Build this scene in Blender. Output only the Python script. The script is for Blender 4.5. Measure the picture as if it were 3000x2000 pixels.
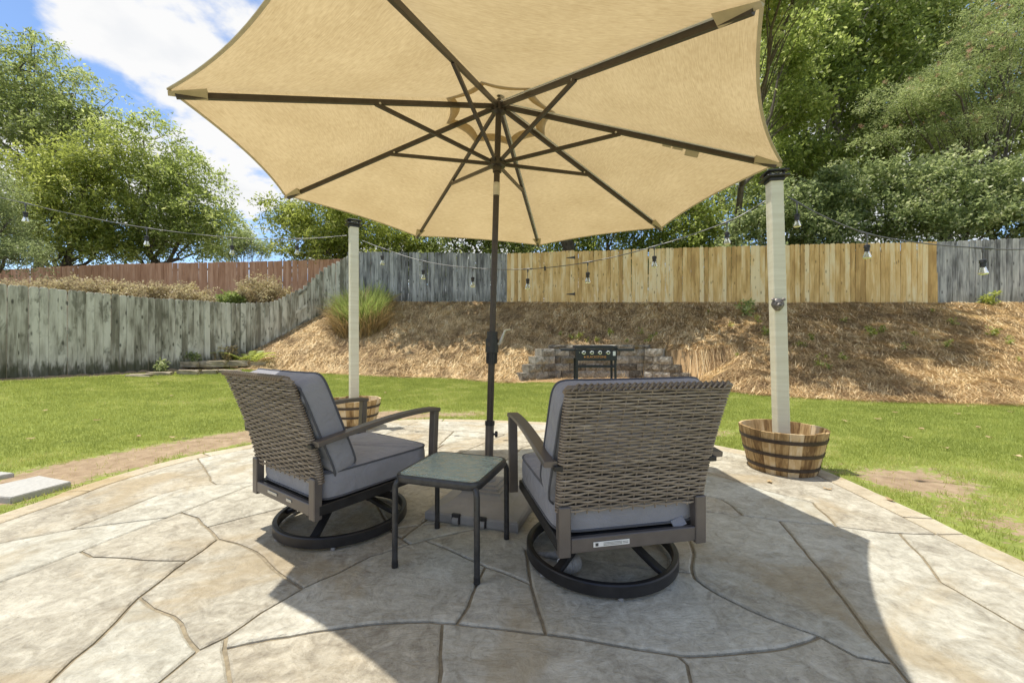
import bpy, bmesh, math, random
import numpy as np
from mathutils import Vector, Matrix

# ------------------------------------------------------------------ scene, camera, world, sun, exposure
scene = bpy.context.scene
for o in list(bpy.data.objects): bpy.data.objects.remove(o)
COL = scene.collection
R = math.radians
F, CX, CY, CAMH = 1171.0, 1500.0, 1000.0, 1.05      # photo focal length (px), principal point, camera height (m)

cam_d = bpy.data.cameras.new('camera'); cam = bpy.data.objects.new('camera', cam_d); COL.objects.link(cam)
cam.location = (0, 0, CAMH); cam.rotation_euler = (R(90), 0, 0)
cam_d.sensor_width = 36.0; cam_d.lens = 36.0 * F / 3000.0
cam_d.clip_start = 0.05; cam_d.clip_end = 2000
scene.camera = cam
scene.render.resolution_x = 1024; scene.render.resolution_y = 682

SUN = Vector((-0.215, 0.020, 1.0)).normalized()      # towards the sun
world = bpy.data.worlds.new('World'); scene.world = world; world.use_nodes = True
wn, wl = world.node_tree.nodes, world.node_tree.links
wn.clear()
w_out = wn.new('ShaderNodeOutputWorld'); w_bg = wn.new('ShaderNodeBackground')
w_sky = wn.new('ShaderNodeTexSky'); w_sky.sky_type = 'NISHITA'; w_sky.sun_disc = False
w_sky.sun_elevation = math.asin(SUN.z); w_sky.sun_rotation = math.atan2(SUN.x, SUN.y)
w_sky.air_density = 0.85; w_sky.dust_density = 0.15; w_sky.ozone_density = 3.0
w_tc = wn.new('ShaderNodeTexCoord')
w_sep = wn.new('ShaderNodeSeparateXYZ'); wl.new(w_tc.outputs['Generated'], w_sep.inputs[0])
def wmath(op, a, b=None, clamp=False):
    n = wn.new('ShaderNodeMath'); n.operation = op; n.use_clamp = clamp
    for i, v in enumerate((a, b)):
        if v is None: continue
        if isinstance(v, (int, float)): n.inputs[i].default_value = v
        else: wl.new(v, n.inputs[i])
    return n.outputs[0]
zc = wmath('ADD', wmath('MAXIMUM', w_sep.outputs['Z'], 0.0), 0.22)
w_cmb = wn.new('ShaderNodeCombineXYZ')
wl.new(wmath('DIVIDE', w_sep.outputs['X'], zc), w_cmb.inputs[0])
wl.new(wmath('DIVIDE', w_sep.outputs['Y'], zc), w_cmb.inputs[1])
w_cmb.inputs[2].default_value = 3.7
def wnoise(scale, detail, off, rough=0.55):
    m = wn.new('ShaderNodeMapping'); m.inputs['Location'].default_value = off
    wl.new(w_cmb.outputs[0], m.inputs['Vector'])
    n = wn.new('ShaderNodeTexNoise'); n.inputs['Scale'].default_value = scale
    n.inputs['Detail'].default_value = detail; n.inputs['Roughness'].default_value = rough
    wl.new(m.outputs[0], n.inputs['Vector']); return n.outputs['Fac']
c_big = wnoise(1.15, 9, (7.92, 5.22, 0))
c_det = wnoise(4.5, 6, (2.0, 7.0, 1))
c_sum = wmath('ADD', c_big, wmath('MULTIPLY', wmath('SUBTRACT', c_det, 0.5), 0.22))
w_mr = wn.new('ShaderNodeMapRange'); w_mr.interpolation_type = 'SMOOTHSTEP'
w_mr.inputs['From Min'].default_value = 0.462; w_mr.inputs['From Max'].default_value = 0.520
wl.new(c_sum, w_mr.inputs['Value'])
w_ramp = wn.new('ShaderNodeMapRange')           # thick cloud middles are greyer
w_ramp.inputs['From Min'].default_value = 0.55; w_ramp.inputs['From Max'].default_value = 0.80
w_ramp.inputs['To Min'].default_value = 1.0; w_ramp.inputs['To Max'].default_value = 0.62
wl.new(c_sum, w_ramp.inputs['Value'])
CLOUD = 4.3
w_cc = wn.new('ShaderNodeMix'); w_cc.data_type = 'RGBA'
w_cc.inputs['A'].default_value = (CLOUD*.55, CLOUD*.62, CLOUD*.74, 1); w_cc.inputs['B'].default_value = (CLOUD, CLOUD, CLOUD*1.0, 1)
wl.new(wmath('MULTIPLY', wmath('SUBTRACT', w_ramp.outputs[0], .55), 2.2, True), w_cc.inputs['Factor'])
w_mix = wn.new('ShaderNodeMix'); w_mix.data_type = 'RGBA'
wl.new(w_mr.outputs[0], w_mix.inputs['Factor'])
wl.new(w_sky.outputs[0], w_mix.inputs['A']); wl.new(w_cc.outputs['Result'], w_mix.inputs['B'])
wl.new(w_mix.outputs['Result'], w_bg.inputs['Color'])
w_bg.inputs['Strength'].default_value = 0.15
wl.new(w_bg.outputs[0], w_out.inputs['Surface'])

sun_d = bpy.data.lights.new('sun', 'SUN'); sun = bpy.data.objects.new('sun', sun_d); COL.objects.link(sun)
sun_d.energy = 3.4; sun_d.angle = R(0.53); sun_d.color = (1.0, 0.95, 0.86)
sun.rotation_euler = (-SUN).to_track_quat('-Z', 'Y').to_euler()
sun.location = (-3, 0, 20)

vs = scene.view_settings
vs.view_transform = 'Standard'; vs.look = 'None'; vs.gamma = 1.0; vs.use_curve_mapping = False
vs.exposure = 0.60

# ------------------------------------------------------------------ helpers
rng = np.random.default_rng(7)
random.seed(7)
def at(px, py, Y): return Vector(((px-CX)/F*Y, Y, CAMH-(py-CY)/F*Y))
def gp(px, py, z=0.0):
    Y = F*(CAMH-z)/(py-CY); return ((px-CX)/F*Y, Y)

def vnoise(x, y, seed=0):
    x = np.asarray(x, float); y = np.asarray(y, float)
    xi = np.floor(x).astype(np.int64); yi = np.floor(y).astype(np.int64)
    fx = x-xi; fy = y-yi; fx = fx*fx*(3-2*fx); fy = fy*fy*(3-2*fy)
    def h(a, b):
        n = (a*374761393 + b*668265263 + seed*1442695041) & 0x7fffffff
        n = ((n ^ (n >> 13))*1274126177) & 0x7fffffff
        return ((n ^ (n >> 16)) & 0xffff)/65535.0
    return (h(xi, yi)*(1-fx)+h(xi+1, yi)*fx)*(1-fy)+(h(xi, yi+1)*(1-fx)+h(xi+1, yi+1)*fx)*fy
def fbm(x, y, seed=0, o=4):
    s = 0; a = .5; t = 0
    for i in range(o):
        s = s+a*vnoise(x*2**i, y*2**i, seed+i*17); t += a; a *= .5
    return s/t
def sstep(a, b, x):
    t = np.clip((x-a)/(b-a), 0, 1); return t*t*(3-2*t)

class MB:
    """collects shapes that become ONE mesh"""
    def __init__(s): s.v = []; s.f = []
    def add(s, v, f, M=None):
        n = len(s.v)
        s.v += [tuple(M @ Vector(p)) if M is not None else tuple(p) for p in v]
        s.f += [tuple(i+n for i in q) for q in f]; return s
    def box(s, c, d, ch=0.0, M=None):
        x, y, z = d[0]/2, d[1]/2, d[2]/2; cx, cy, cz = c
        if ch <= 0:
            v = [(cx+a*x, cy+b*y, cz+e*z) for a in(-1, 1) for b in(-1, 1) for e in(-1, 1)]
            f = [(0, 1, 3, 2), (4, 6, 7, 5), (0, 4, 5, 1), (2, 3, 7, 6), (0, 2, 6, 4), (1, 5, 7, 3)]
            return s.add(v, f, M)
        ch = min(ch, x*.9, y*.9, z*.9)
        sg = [(a, b, e) for a in(-1, 1) for b in(-1, 1) for e in(-1, 1)]
        v = []
        for a, b, e in sg:
            v += [(a*x, b*(y-ch), e*(z-ch)), (a*(x-ch), b*y, e*(z-ch)), (a*(x-ch), b*(y-ch), e*z)]
        id = {k: i*3 for i, k in enumerate(sg)}; f = []
        for ax in range(3):
            for sgn in(-1, 1):
                o = [i for i in range(3) if i != ax]; q = []
                for p_, q_ in((-1, -1), (1, -1), (1, 1), (-1, 1)):
                    k = [0, 0, 0]; k[ax] = sgn; k[o[0]] = p_; k[o[1]] = q_; q.append(id[tuple(k)]+ax)
                f.append(q)
        for ax in range(3):
            o = [i for i in range(3) if i != ax]
            for p_ in(-1, 1):
                for q_ in(-1, 1):
                    k0 = [0, 0, 0]; k1 = [0, 0, 0]
                    k0[ax] = -1; k1[ax] = 1
                    k0[o[0]] = k1[o[0]] = p_; k0[o[1]] = k1[o[1]] = q_
                    a, b = id[tuple(k0)], id[tuple(k1)]
                    f.append([a+o[0], b+o[0], b+o[1], a+o[1]])
        for k in sg: f.append([id[k], id[k]+1, id[k]+2])
        g = []
        for q in f:
            P = [Vector(v[i]) for i in q]
            n = (P[1]-P[0]).cross(P[2]-P[0]); m = sum(P, Vector())/len(P)
            g.append(tuple(q) if n.dot(m) > 0 else tuple(reversed(q)))
        return s.add([(a+cx, b+cy, e+cz) for a, b, e in v], g, M)
    def sweep(s, path, sec, up=None, closed=False, caps=True, scale=None, M=None):
        P = [Vector(p) for p in path]; n = len(P); m = len(sec); v = []; f = []
        prev = None
        for i in range(n):
            if closed: t = P[(i+1) % n]-P[i-1]
            else: t = P[min(i+1, n-1)]-P[max(i-1, 0)]
            t.normalize()
            if up is not None: u = Vector(up)
            elif prev is None: u = Vector((0, 0, 1)) if abs(t.z) < .9 else Vector((1, 0, 0))
            else: u = prev
            u = u-t*u.dot(t); u.normalize(); prev = u
            sd = t.cross(u)
            k = scale[i] if scale is not None else 1.0
            for a, b in sec: v.append(P[i]+sd*(a*k)+u*(b*k))
        for i in range(n if closed else n-1):
            j = (i+1) % n
            for a in range(m):
                b = (a+1) % m
                f.append((i*m+a, i*m+b, j*m+b, j*m+a))
        if caps and not closed:
            f.append(tuple(range(m-1, -1, -1))); f.append(tuple((n-1)*m+a for a in range(m)))
        return s.add(v, f, M)
    def tube(s, path, r, n=8, closed=False, M=None, caps=True):
        sec = [(math.cos(2*math.pi*k/n), math.sin(2*math.pi*k/n)) for k in range(n)]
        sc = r if hasattr(r, '__len__') else [r]*len(path)
        return s.sweep(path, sec, None, closed, caps, sc, M)
    def lathe(s, prof, n=24, M=None, caps=True, a0=0.0):
        v = []; f = []; k = len(prof)
        for i in range(n):
            a = a0+2*math.pi*i/n
            v += [(r*math.cos(a), r*math.sin(a), z) for r, z in prof]
        for i in range(n):
            j = (i+1) % n
            for q in range(k-1): f.append((i*k+q, j*k+q, j*k+q+1, i*k+q+1))
        if caps:
            f.append(tuple(i*k for i in range(n-1, -1, -1))); f.append(tuple(i*k+k-1 for i in range(n)))
        return s.add(v, f, M)
    def prism(s, poly, z0, z1, M=None):
        n = len(poly)
        v = [(x, y, z0) for x, y in poly]+[(x, y, z1) for x, y in poly]
        f = [tuple(range(n-1, -1, -1)), tuple(range(n, 2*n))]+[(i, (i+1) % n, n+(i+1) % n, n+i) for i in range(n)]
        return s.add(v, f, M)
    def grid(s, fn, nu, nv, M=None):
        v = [fn(i/nu, j/nv) for j in range(nv+1) for i in range(nu+1)]
        f = [(j*(nu+1)+i, j*(nu+1)+i+1, (j+1)*(nu+1)+i+1, (j+1)*(nu+1)+i) for j in range(nv) for i in range(nu)]
        return s.add(v, f, M)
    def mesh(s, name, mat, smooth=None):
        me = bpy.data.meshes.new(name); me.from_pydata(s.v, [], s.f)
        if mat is not None: me.materials.append(mat)
        if smooth:
            me.polygons.foreach_set('use_smooth', [True]*len(me.polygons))
            me.set_sharp_from_angle(angle=R(smooth))
        me.update(); return me
    def build(s, name, mat, parent=None, smooth=None, loc=None, rot=None):
        return inst(name, s.mesh(name, mat, smooth), parent, loc, rot)
def inst(name, me, parent=None, loc=None, rot=None):
    o = bpy.data.objects.new(name, me); COL.objects.link(o)
    if parent is not None: o.parent = parent
    if loc is not None: o.location = loc
    if rot is not None: o.rotation_euler = rot
    return o
def tag(o, label=None, cat=None, group=None, kind=None):
    if label: o['label'] = label
    if cat: o['category'] = cat
    if group: o['group'] = group
    if kind: o['kind'] = kind
    return o
def thing(name, loc, label, cat, rz=0.0, group=None):
    o = bpy.data.objects.new(name, None); COL.objects.link(o); o.empty_display_size = .1
    o.location = loc; o.rotation_euler = (0, 0, rz); return tag(o, label, cat, group)
def copy_tree(o, parent=None):
    c = o.copy(); COL.objects.link(c); c.parent = parent
    for ch in list(o.children): copy_tree(ch, c)
    return c
def np_mesh(name, V, Fc, mat, tint=None, smooth=False):
    me = bpy.data.meshes.new(name); V = np.ascontiguousarray(V, np.float32); Fc = np.ascontiguousarray(Fc, np.int32)
    n, k = Fc.shape
    me.vertices.add(len(V)); me.vertices.foreach_set('co', V.ravel())
    me.loops.add(n*k); me.loops.foreach_set('vertex_index', Fc.ravel())
    me.polygons.add(n); me.polygons.foreach_set('loop_start', np.arange(0, n*k, k, dtype=np.int32))
    if smooth: me.polygons.foreach_set('use_smooth', np.ones(n, bool))
    if tint is not None:
        a = me.attributes.new('tint', 'FLOAT', 'FACE'); a.data.foreach_set('value', np.ascontiguousarray(tint, np.float32))
    me.materials.append(mat); me.update(calc_edges=True); return me

# ------------------------------------------------------------------ materials
class NT:
    def __init__(s, name):
        s.m = bpy.data.materials.new(name); s.m.use_nodes = True
        s.n, s.l = s.m.node_tree.nodes, s.m.node_tree.links
        s.b = s.n['Principled BSDF']; s.o = s.n['Material Output']
    def node(s, t, **k):
        n = s.n.new(t)
        for a, v in k.items(): setattr(n, a, v)
        return n
    def put(s, v, sock):
        if hasattr(v, 'is_linked') or hasattr(v, 'links'): s.l.new(v, sock)
        elif isinstance(v, (tuple, list)) and len(v) == 3 and sock.type == 'RGBA': sock.default_value = (*v, 1)
        else: sock.default_value = v
    def coord(s, kind='Object', scale=(1, 1, 1), loc=(0, 0, 0), rot=(0, 0, 0), rand=False):
        tc = s.node('ShaderNodeTexCoord'); mp = s.node('ShaderNodeMapping')
        mp.inputs['Scale'].default_value = scale; mp.inputs['Location'].default_value = loc; mp.inputs['Rotation'].default_value = rot
        src = tc.outputs[kind]
        if rand:
            oi = s.node('ShaderNodeObjectInfo'); vm = s.node('ShaderNodeVectorMath', operation='MULTIPLY_ADD')
            cb = s.node('ShaderNodeCombineXYZ')
            s.l.new(oi.outputs['Random'], cb.inputs[0]); s.l.new(oi.outputs['Random'], cb.inputs[1]); s.l.new(oi.outputs['Random'], cb.inputs[2])
            s.l.new(cb.outputs[0], vm.inputs[0]); vm.inputs[1].default_value = (37, 53, 71); s.l.new(src, vm.inputs[2]); src = vm.outputs[0]
        s.l.new(src, mp.inputs['Vector']); return mp.outputs[0]
    def noise(s, vec, scale=5, detail=4, rough=.55, dist=0):
        n = s.node('ShaderNodeTexNoise'); n.inputs['Scale'].default_value = scale; n.inputs['Detail'].default_value = detail
        n.inputs['Roughness'].default_value = rough; n.inputs['Distortion'].default_value = dist
        s.l.new(vec, n.inputs['Vector']); return n.outputs['Fac']
    def voro(s, vec, scale=5, feature='F1', out='Distance', rnd=1.0):
        n = s.node('ShaderNodeTexVoronoi', feature=feature); n.inputs['Scale'].default_value = scale
        n.inputs['Randomness'].default_value = rnd
        s.l.new(vec, n.inputs['Vector']); return n.outputs[out]
    def ramp(s, fac, stops):
        n = s.node('ShaderNodeValToRGB'); e = n.color_ramp.elements
        while len(e) < len(stops): e.new(.5)
        for i, (p, c) in enumerate(stops):
            e[i].position = p; e[i].color = (*c, 1) if len(c) == 3 else c
        s.l.new(fac, n.inputs[0]); return n.outputs[0]
    def mr(s, v, a, b, c=0., d=1., smooth=False):
        n = s.node('ShaderNodeMapRange')
        if smooth: n.interpolation_type = 'SMOOTHSTEP'
        n.inputs['From Min'].default_value = a; n.inputs['From Max'].default_value = b
        n.inputs['To Min'].default_value = c; n.inputs['To Max'].default_value = d
        s.l.new(v, n.inputs['Value']); return n.outputs[0]
    def math(s, op, a, b=None):
        n = s.node('ShaderNodeMath', operation=op); s.put(a, n.inputs[0])
        if b is not None: s.put(b, n.inputs[1])
        return n.outputs[0]
    def mix(s, fac, a, b, mode='MIX'):
        n = s.node('ShaderNodeMix', data_type='RGBA', blend_type=mode)
        s.put(fac, n.inputs['Factor']); s.put(a, n.inputs['A']); s.put(b, n.inputs['B']); return n.outputs['Result']
    def attr(s, name):
        n = s.node('ShaderNodeAttribute'); n.attribute_name = name; return n.outputs['Fac']
    def rnd(s): return s.node('ShaderNodeObjectInfo').outputs['Random']
    def bump(s, h, st=.3, dist=.01):
        n = s.node('ShaderNodeBump'); n.inputs['Strength'].default_value = st; n.inputs['Distance'].default_value = dist
        s.l.new(h, n.inputs['Height']); s.l.new(n.outputs[0], s.b.inputs['Normal']); return s
    def set(s, col=None, rough=None, metal=None, spec=None, trans=None):
        if col is not None: s.put(col, s.b.inputs['Base Color'])
        if rough is not None: s.put(rough, s.b.inputs['Roughness'])
        if metal is not None: s.b.inputs['Metallic'].default_value = metal
        if spec is not None: s.b.inputs['Specular IOR Level'].default_value = spec
        if trans is not None: s.b.inputs['Transmission Weight'].default_value = trans
        return s

def plain(name, col, rough=.6, metal=0., spec=.5, var=.12, sc=30, bump=.0):
    t = NT(name); c = t.coord(rand=True); n = t.noise(c, sc, 5, .6)
    lo = tuple(x*(1-var) for x in col); hi = tuple(min(1, x*(1+var)) for x in col)
    t.set(t.ramp(n, [(.3, lo), (.7, hi)]), t.mr(n, .3, .7, max(.02, rough-.06), min(1, rough+.06)), metal, spec)
    if bump: t.bump(n, bump, .003)
    return t.m

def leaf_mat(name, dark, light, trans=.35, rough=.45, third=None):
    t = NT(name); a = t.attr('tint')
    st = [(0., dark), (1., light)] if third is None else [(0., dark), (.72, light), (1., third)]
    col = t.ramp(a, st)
    t.set(col, rough, spec=.35)
    tr = t.node('ShaderNodeBsdfTranslucent'); t.l.new(t.mix(.5, col, tuple(min(1, x*2.0) for x in light)), tr.inputs[0])
    mx = t.node('ShaderNodeMixShader'); mx.inputs[0].default_value = trans
    t.l.new(t.b.outputs[0], mx.inputs[1]); t.l.new(tr.outputs[0], mx.inputs[2]); t.l.new(mx.outputs[0], t.o.inputs['Surface'])
    return t.m

def wood_board(name, stops, moss=0., knots=.5, gloss=.75, grain=1.0, bumpst=.35, blotch=.45, tone=.16):
    """weathered or new sawn board: grain along local z, knots, per board tone"""
    t = NT(name); c = t.coord(scale=(1, 1, 1), rand=True)
    g = t.coord(scale=(26*grain, 26*grain, 1.6), rand=True)
    n1 = t.noise(g, 1.0, 6, .62, .8); big = t.noise(t.coord(scale=(4, 4, 1.1), rand=True), 1.3, 3, .5)
    f = t.math('ADD', t.math('MULTIPLY', n1, 1-blotch), t.math('MULTIPLY', big, blotch))
    f = t.math('ADD', f, t.mr(t.rnd(), 0, 1, -tone*.45, tone*.45))
    f = t.mr(f, .30, .70, .15, .92)
    col = t.ramp(f, stops)
    kv = t.voro(t.coord(scale=(7, 7, 2.6), rand=True), 1.0)
    kn = t.mr(kv, .06, .19, 1, 0, True)
    col = t.mix(t.math('MULTIPLY', kn, knots), col, tuple(x*.35 for x in stops[0][1]))
    if moss:
        sp = t.node('ShaderNodeSeparateXYZ'); tc = t.node('ShaderNodeTexCoord'); t.l.new(tc.outputs['Object'], sp.inputs[0])
        st = t.noise(t.coord(scale=(9, 9, 1.6), rand=True), 1.0, 5, .6, .5)
        patch = t.mr(t.noise(t.coord(scale=(5, 5, 2.2), rand=True), 1.0, 5, .62, .4), .52, .66, 0, .9, True)                 # dark algae patches
        col = t.mix(t.math('MULTIPLY', patch, .72*moss), col, (.095, .092, .062))
        low = t.math('ADD', t.mr(sp.outputs['Z'], .05, .62, 1, 0, True), t.mr(st, .35, .65, -.45, .30))
        low = t.mr(low, .25, .8, 0, 1, True)                     # green growth climbing from the soil
        col = t.mix(t.math('MULTIPLY', low, .85*moss), col, (.055, .06, .025))
    t.set(col, gloss, spec=.25).bump(n1, bumpst, .004)
    return t.m

def build_stone(name, stops, tan, rnd_amt=.12):
    t = NT(name); c = t.coord('Object')
    n1 = t.noise(c, 2.2, 8, .68, .5); n2 = t.noise(c, 11, 7, .7, 1.2); n3 = t.noise(c, 48, 5, .7, .6)
    f = t.math('ADD', t.math('MULTIPLY', n1, .34), t.math('MULTIPLY', n2, .46))
    f = t.math('ADD', f, t.math('MULTIPLY', n3, .22))
    f = t.math('ADD', t.mr(f, .34, .68, .30, .74), t.mr(t.rnd(), 0, 1, -rnd_amt*.4, rnd_amt*.4))
    col = t.ramp(f, stops)
    tn = t.mr(t.noise(t.coord('Object', loc=(3, 9, 0)), 1.3, 5, .6, .6), .49, .64, 0, .72, True)
    col = t.mix(tn, col, t.mix(n2, tuple(x*.62 for x in tan), tan))
    dk = t.mr(t.noise(t.coord('Object', loc=(13, 2, 0)), 5.5, 8, .75, 1.5), .55, .70, 0, .42, True)
    col = t.mix(dk, col, (.24, .22, .19))
    col = t.mix(.38, col, t.ramp(t.rnd(), [(0., (1.0, .90, .76)), (.35, (1, .98, .93)), (.65, (1, 1, .98)), (1., (.80, .86, .88))]), 'MULTIPLY')
    # pits: small dark elongated pores of the stamped concrete
    pv = t.voro(t.coord('Object', scale=(1, 1.7, 1), rot=(0, 0, .5)), 34)
    pm = t.mr(pv, .05, .16, .55, 0, True)
    pm = t.math('MULTIPLY', pm, t.mr(n1, .45, .6, 0, 1))
    col = t.mix(pm, col, (.12, .10, .08))
    h = t.math('ADD', t.math('MULTIPLY', n2, .6), t.math('MULTIPLY', n3, .25))
    vr = t.voro(t.coord('Object', scale=(1, 1.6, 1), rot=(0, 0, .6)), 5.0, out='Color')
    h = t.math('ADD', h, t.math('MULTIPLY', t.noise(t.coord('Object', scale=(1, 2.2, 1), rot=(0, 0, .5)), 6, 6, .7, 2.5), .9))
    t.set(col, t.mr(n2, .3, .7, .55, .8), spec=.35).bump(h, .8, .016)
    return t.m

M = {}
M['stone'] = build_stone('stamped_stone', [(.32, (.215, .19, .15)), (.45, (.375, .345, .275)), (.55, (.50, .47, .385)), (.70, (.66, .635, .54))], (.48, .385, .24))
M['band'] = build_stone('stamped_band', [(.30, (.34, .28, .19)), (.5, (.50, .43, .31)), (.72, (.62, .56, .43))], (.52, .39, .20))
M['joint'] = plain('joint_sand', (.27, .225, .15), .9, var=.3, sc=40, bump=.4)
M['slab'] = plain('paver_concrete', (.43, .42, .385), .85, var=.14, sc=60, bump=.3)

def lawn_mat():
    t = NT('lawn_soil'); c = t.coord('Object'); a = t.attr('bare')
    n = t.noise(c, 9, 7, .65); n2 = t.noise(c, 60, 4, .7)
    soil = t.ramp(n, [(.3, (.25, .175, .11)), (.7, (.44, .335, .22))])
    gr = t.ramp(n, [(.3, (.17, .21, .05)), (.7, (.29, .33, .08))])
    col = t.mix(t.mr(t.math('ADD', a, t.math('ADD', t.mr(n2, .3, .7, -.18, .18), t.mr(t.noise(c, 22, 4, .6), .3, .7, -.28, .28))), .36, .52, 0, 1, True), gr, soil)
    t.set(col, .95, spec=.1).bump(t.math('ADD', n, n2), .5, .02); return t.m
M['lawn'] = lawn_mat()
def straw_ground():
    t = NT('straw_ground'); c = t.coord('Object'); n = t.noise(c, 5, 7, .7, 1.0); n2 = t.noise(c, 55, 5, .75, 2.0)
    col = t.ramp(t.math('ADD', t.math('MULTIPLY', n, .5), t.math('MULTIPLY', n2, .5)), [(.3, (.27, .17, .09)), (.55, (.52, .35, .18)), (.75, (.70, .50, .27))])
    t.set(col, .95, spec=.1).bump(n2, .8, .02); return t.m
M['straw_ground'] = straw_ground()
M['woods'] = plain('woodland_soil', (.10, .085, .05), .95, var=.5, sc=6, bump=.5)
M['straw'] = leaf_mat('pine_needles', (.31, .20, .105), (.86, .64, .34), .1, .75, (.97, .82, .52))
M['grass'] = leaf_mat('grass_blades', (.18, .225, .045), (.43, .465, .115), .35, .6, (.70, .61, .29))
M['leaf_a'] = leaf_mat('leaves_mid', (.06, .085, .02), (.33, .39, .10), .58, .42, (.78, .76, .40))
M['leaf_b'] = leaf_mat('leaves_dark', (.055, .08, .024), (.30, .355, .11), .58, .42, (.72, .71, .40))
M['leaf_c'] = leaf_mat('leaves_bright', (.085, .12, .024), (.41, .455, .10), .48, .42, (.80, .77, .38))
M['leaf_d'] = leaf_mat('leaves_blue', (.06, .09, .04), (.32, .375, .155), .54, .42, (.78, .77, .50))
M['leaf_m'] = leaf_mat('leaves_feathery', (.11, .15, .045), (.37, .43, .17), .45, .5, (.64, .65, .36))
M['leaf_copper'] = leaf_mat('leaves_copper', (.17, .115, .075), (.58, .46, .27), .35, .5, (.68, .62, .28))
M['blossom'] = leaf_mat('blossom_pink', (.55, .25, .18), (.75, .42, .32), .3, .7)
M['yellow_leaf'] = leaf_mat('leaves_yellow', (.35, .32, .02), (.75, .68, .06), .35, .5)
M['tallgrass'] = leaf_mat('tall_grass', (.11, .16, .04), (.36, .43, .12), .35, .5, (.62, .62, .30))
M['drygrass'] = leaf_mat('dry_grass', (.25, .17, .08), (.50, .38, .19), .2, .7)
M['dryleaf'] = leaf_mat('fallen_leaf', (.35, .22, .10), (.62, .48, .28), .2, .7)
def bark_mat(name, a, b):
    t = NT(name); n = t.noise(t.coord('Object', scale=(1, 1, .25)), 9, 7, .7, 1.0)
    t.set(t.ramp(n, [(.3, a), (.7, b)]), .9, spec=.15).bump(n, .8, .03); return t.m
M['bark'] = bark_mat('bark', (.055, .045, .035), (.19, .165, .135))
M['bark_pale'] = bark_mat('bark_pale', (.13, .115, .10), (.34, .31, .27))
M['fence_moss'] = wood_board('weathered_mossy_wood', [(.26, (.215, .20, .16)), (.42, (.38, .36, .305)), (.56, (.54, .52, .455)), (.76, (.69, .67, .60))], moss=1.0, knots=.9, blotch=.6, tone=.22, grain=.8)
M['fence_grey'] = wood_board('weathered_grey_wood', [(.28, (.10, .10, .10)), (.45, (.23, .235, .235)), (.60, (.35, .355, .35)), (.78, (.48, .485, .47))], moss=.25, knots=.7)
M['fence_new'] = wood_board('new_pine_wood', [(.18, (.46, .29, .11)), (.42, (.66, .44, .175)), (.60, (.78, .56, .26)), (.82, (.86, .71, .43))], knots=.7, bumpst=.15, blotch=.55, tone=.34)
M['fence_red'] = wood_board('red_stained_wood', [(.2, (.36, .19, .105)), (.5, (.47, .26, .15)), (.8, (.58, .35, .22))], knots=.2, bumpst=.15, blotch=.6, tone=.2)
M['stave'] = wood_board('barrel_wood', [(.20, (.15, .085, .035)), (.42, (.36, .235, .105)), (.60, (.52, .37, .19)), (.82, (.64, .51, .33))], knots=.5, grain=1.3, blotch=.5, tone=.3)
M['hoop'] = plain('hoop_iron', (.065, .05, .042), .55, .6, var=.35)
def paint_mat():
    t = NT('cream_paint'); n = t.noise(t.coord('Object', scale=(2, 2, 26)), 1.0, 4, .6, .3); n2 = t.noise(t.coord('Object'), 22, 5, .7)
    col = t.ramp(n, [(.3, (.66, .62, .47)), (.7, (.78, .75, .60))])
    chip = t.mr(n2, .70, .76, 0, .7, True)
    col = t.mix(chip, col, (.36, .30, .20))
    t.set(col, .6, spec=.3).bump(n, .25, .003); return t.m
M['paint'] = paint_mat()
M['black'] = plain('black_plastic', (.022, .022, .024), .42, var=.3)
M['bronze'] = plain('bronze_metal', (.062, .05, .042), .42, .35, var=.2)
M['frame'] = plain('chair_frame_metal', (.145, .127, .115), .36, .35, var=.12, sc=12)
M['ringm'] = plain('ring_metal', (.028, .027, .028), .40, .3, var=.3, sc=14)
M['silver'] = plain('silver_metal', (.55, .54, .50), .35, .7)
M['basepl'] = plain('grey_plastic', (.27, .265, .26), .55, var=.12, sc=10, bump=.1)
M['tablem'] = plain('table_metal', (.055, .055, .057), .36, .4, var=.3)
M['cable'] = plain('grey_cable', (.10, .10, .105), .35, var=.2)
M['steel_bk'] = plain('griddle_paint', (.030, .032, .036), .45, .2, var=.25)
M['steel_lt'] = plain('chrome', (.75, .75, .74), .22, .9)
M['orange'] = plain('orange_print', (.75, .33, .08), .5, var=.05)
M['white'] = plain('white_print', (.80, .79, .76), .6, var=.04)
M['ink'] = plain('ink', (.06, .06, .06), .6, var=.05)
M['ornament'] = plain('cast_grey', (.34, .33, .31), .65, var=.25, sc=60, bump=.3)
M['bear'] = plain('cast_bronze', (.20, .175, .155), .48, .6, var=.4)
def block_mat():
    t = NT('split_block'); c = t.coord('Object', rand=True); n = t.noise(c, 7, 8, .7, .8); n2 = t.noise(c, 30, 5, .7)
    f = t.math('ADD', t.math('MULTIPLY', n, .6), t.math('MULTIPLY', n2, .4)); f = t.math('ADD', f, t.mr(t.rnd(), 0, 1, -.10, .10))
    col = t.ramp(f, [(.30, (.06, .05, .04)), (.45, (.19, .17, .135)), (.58, (.38, .35, .29)), (.74, (.62, .59, .52))])
    mo = t.mr(t.noise(t.coord('Object', loc=(5, 1, 2), rand=True), 3, 4, .6), .56, .68, 0, .7, True)
    col = t.mix(mo, col, (.14, .11, .04))
    t.set(col, .92, spec=.15).bump(f, 1.0, .03); return t.m
M['block'] = block_mat()
M['fieldstone'] = plain('field_stone', (.36, .30, .21), .9, var=.4, sc=9, bump=.6)
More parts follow.
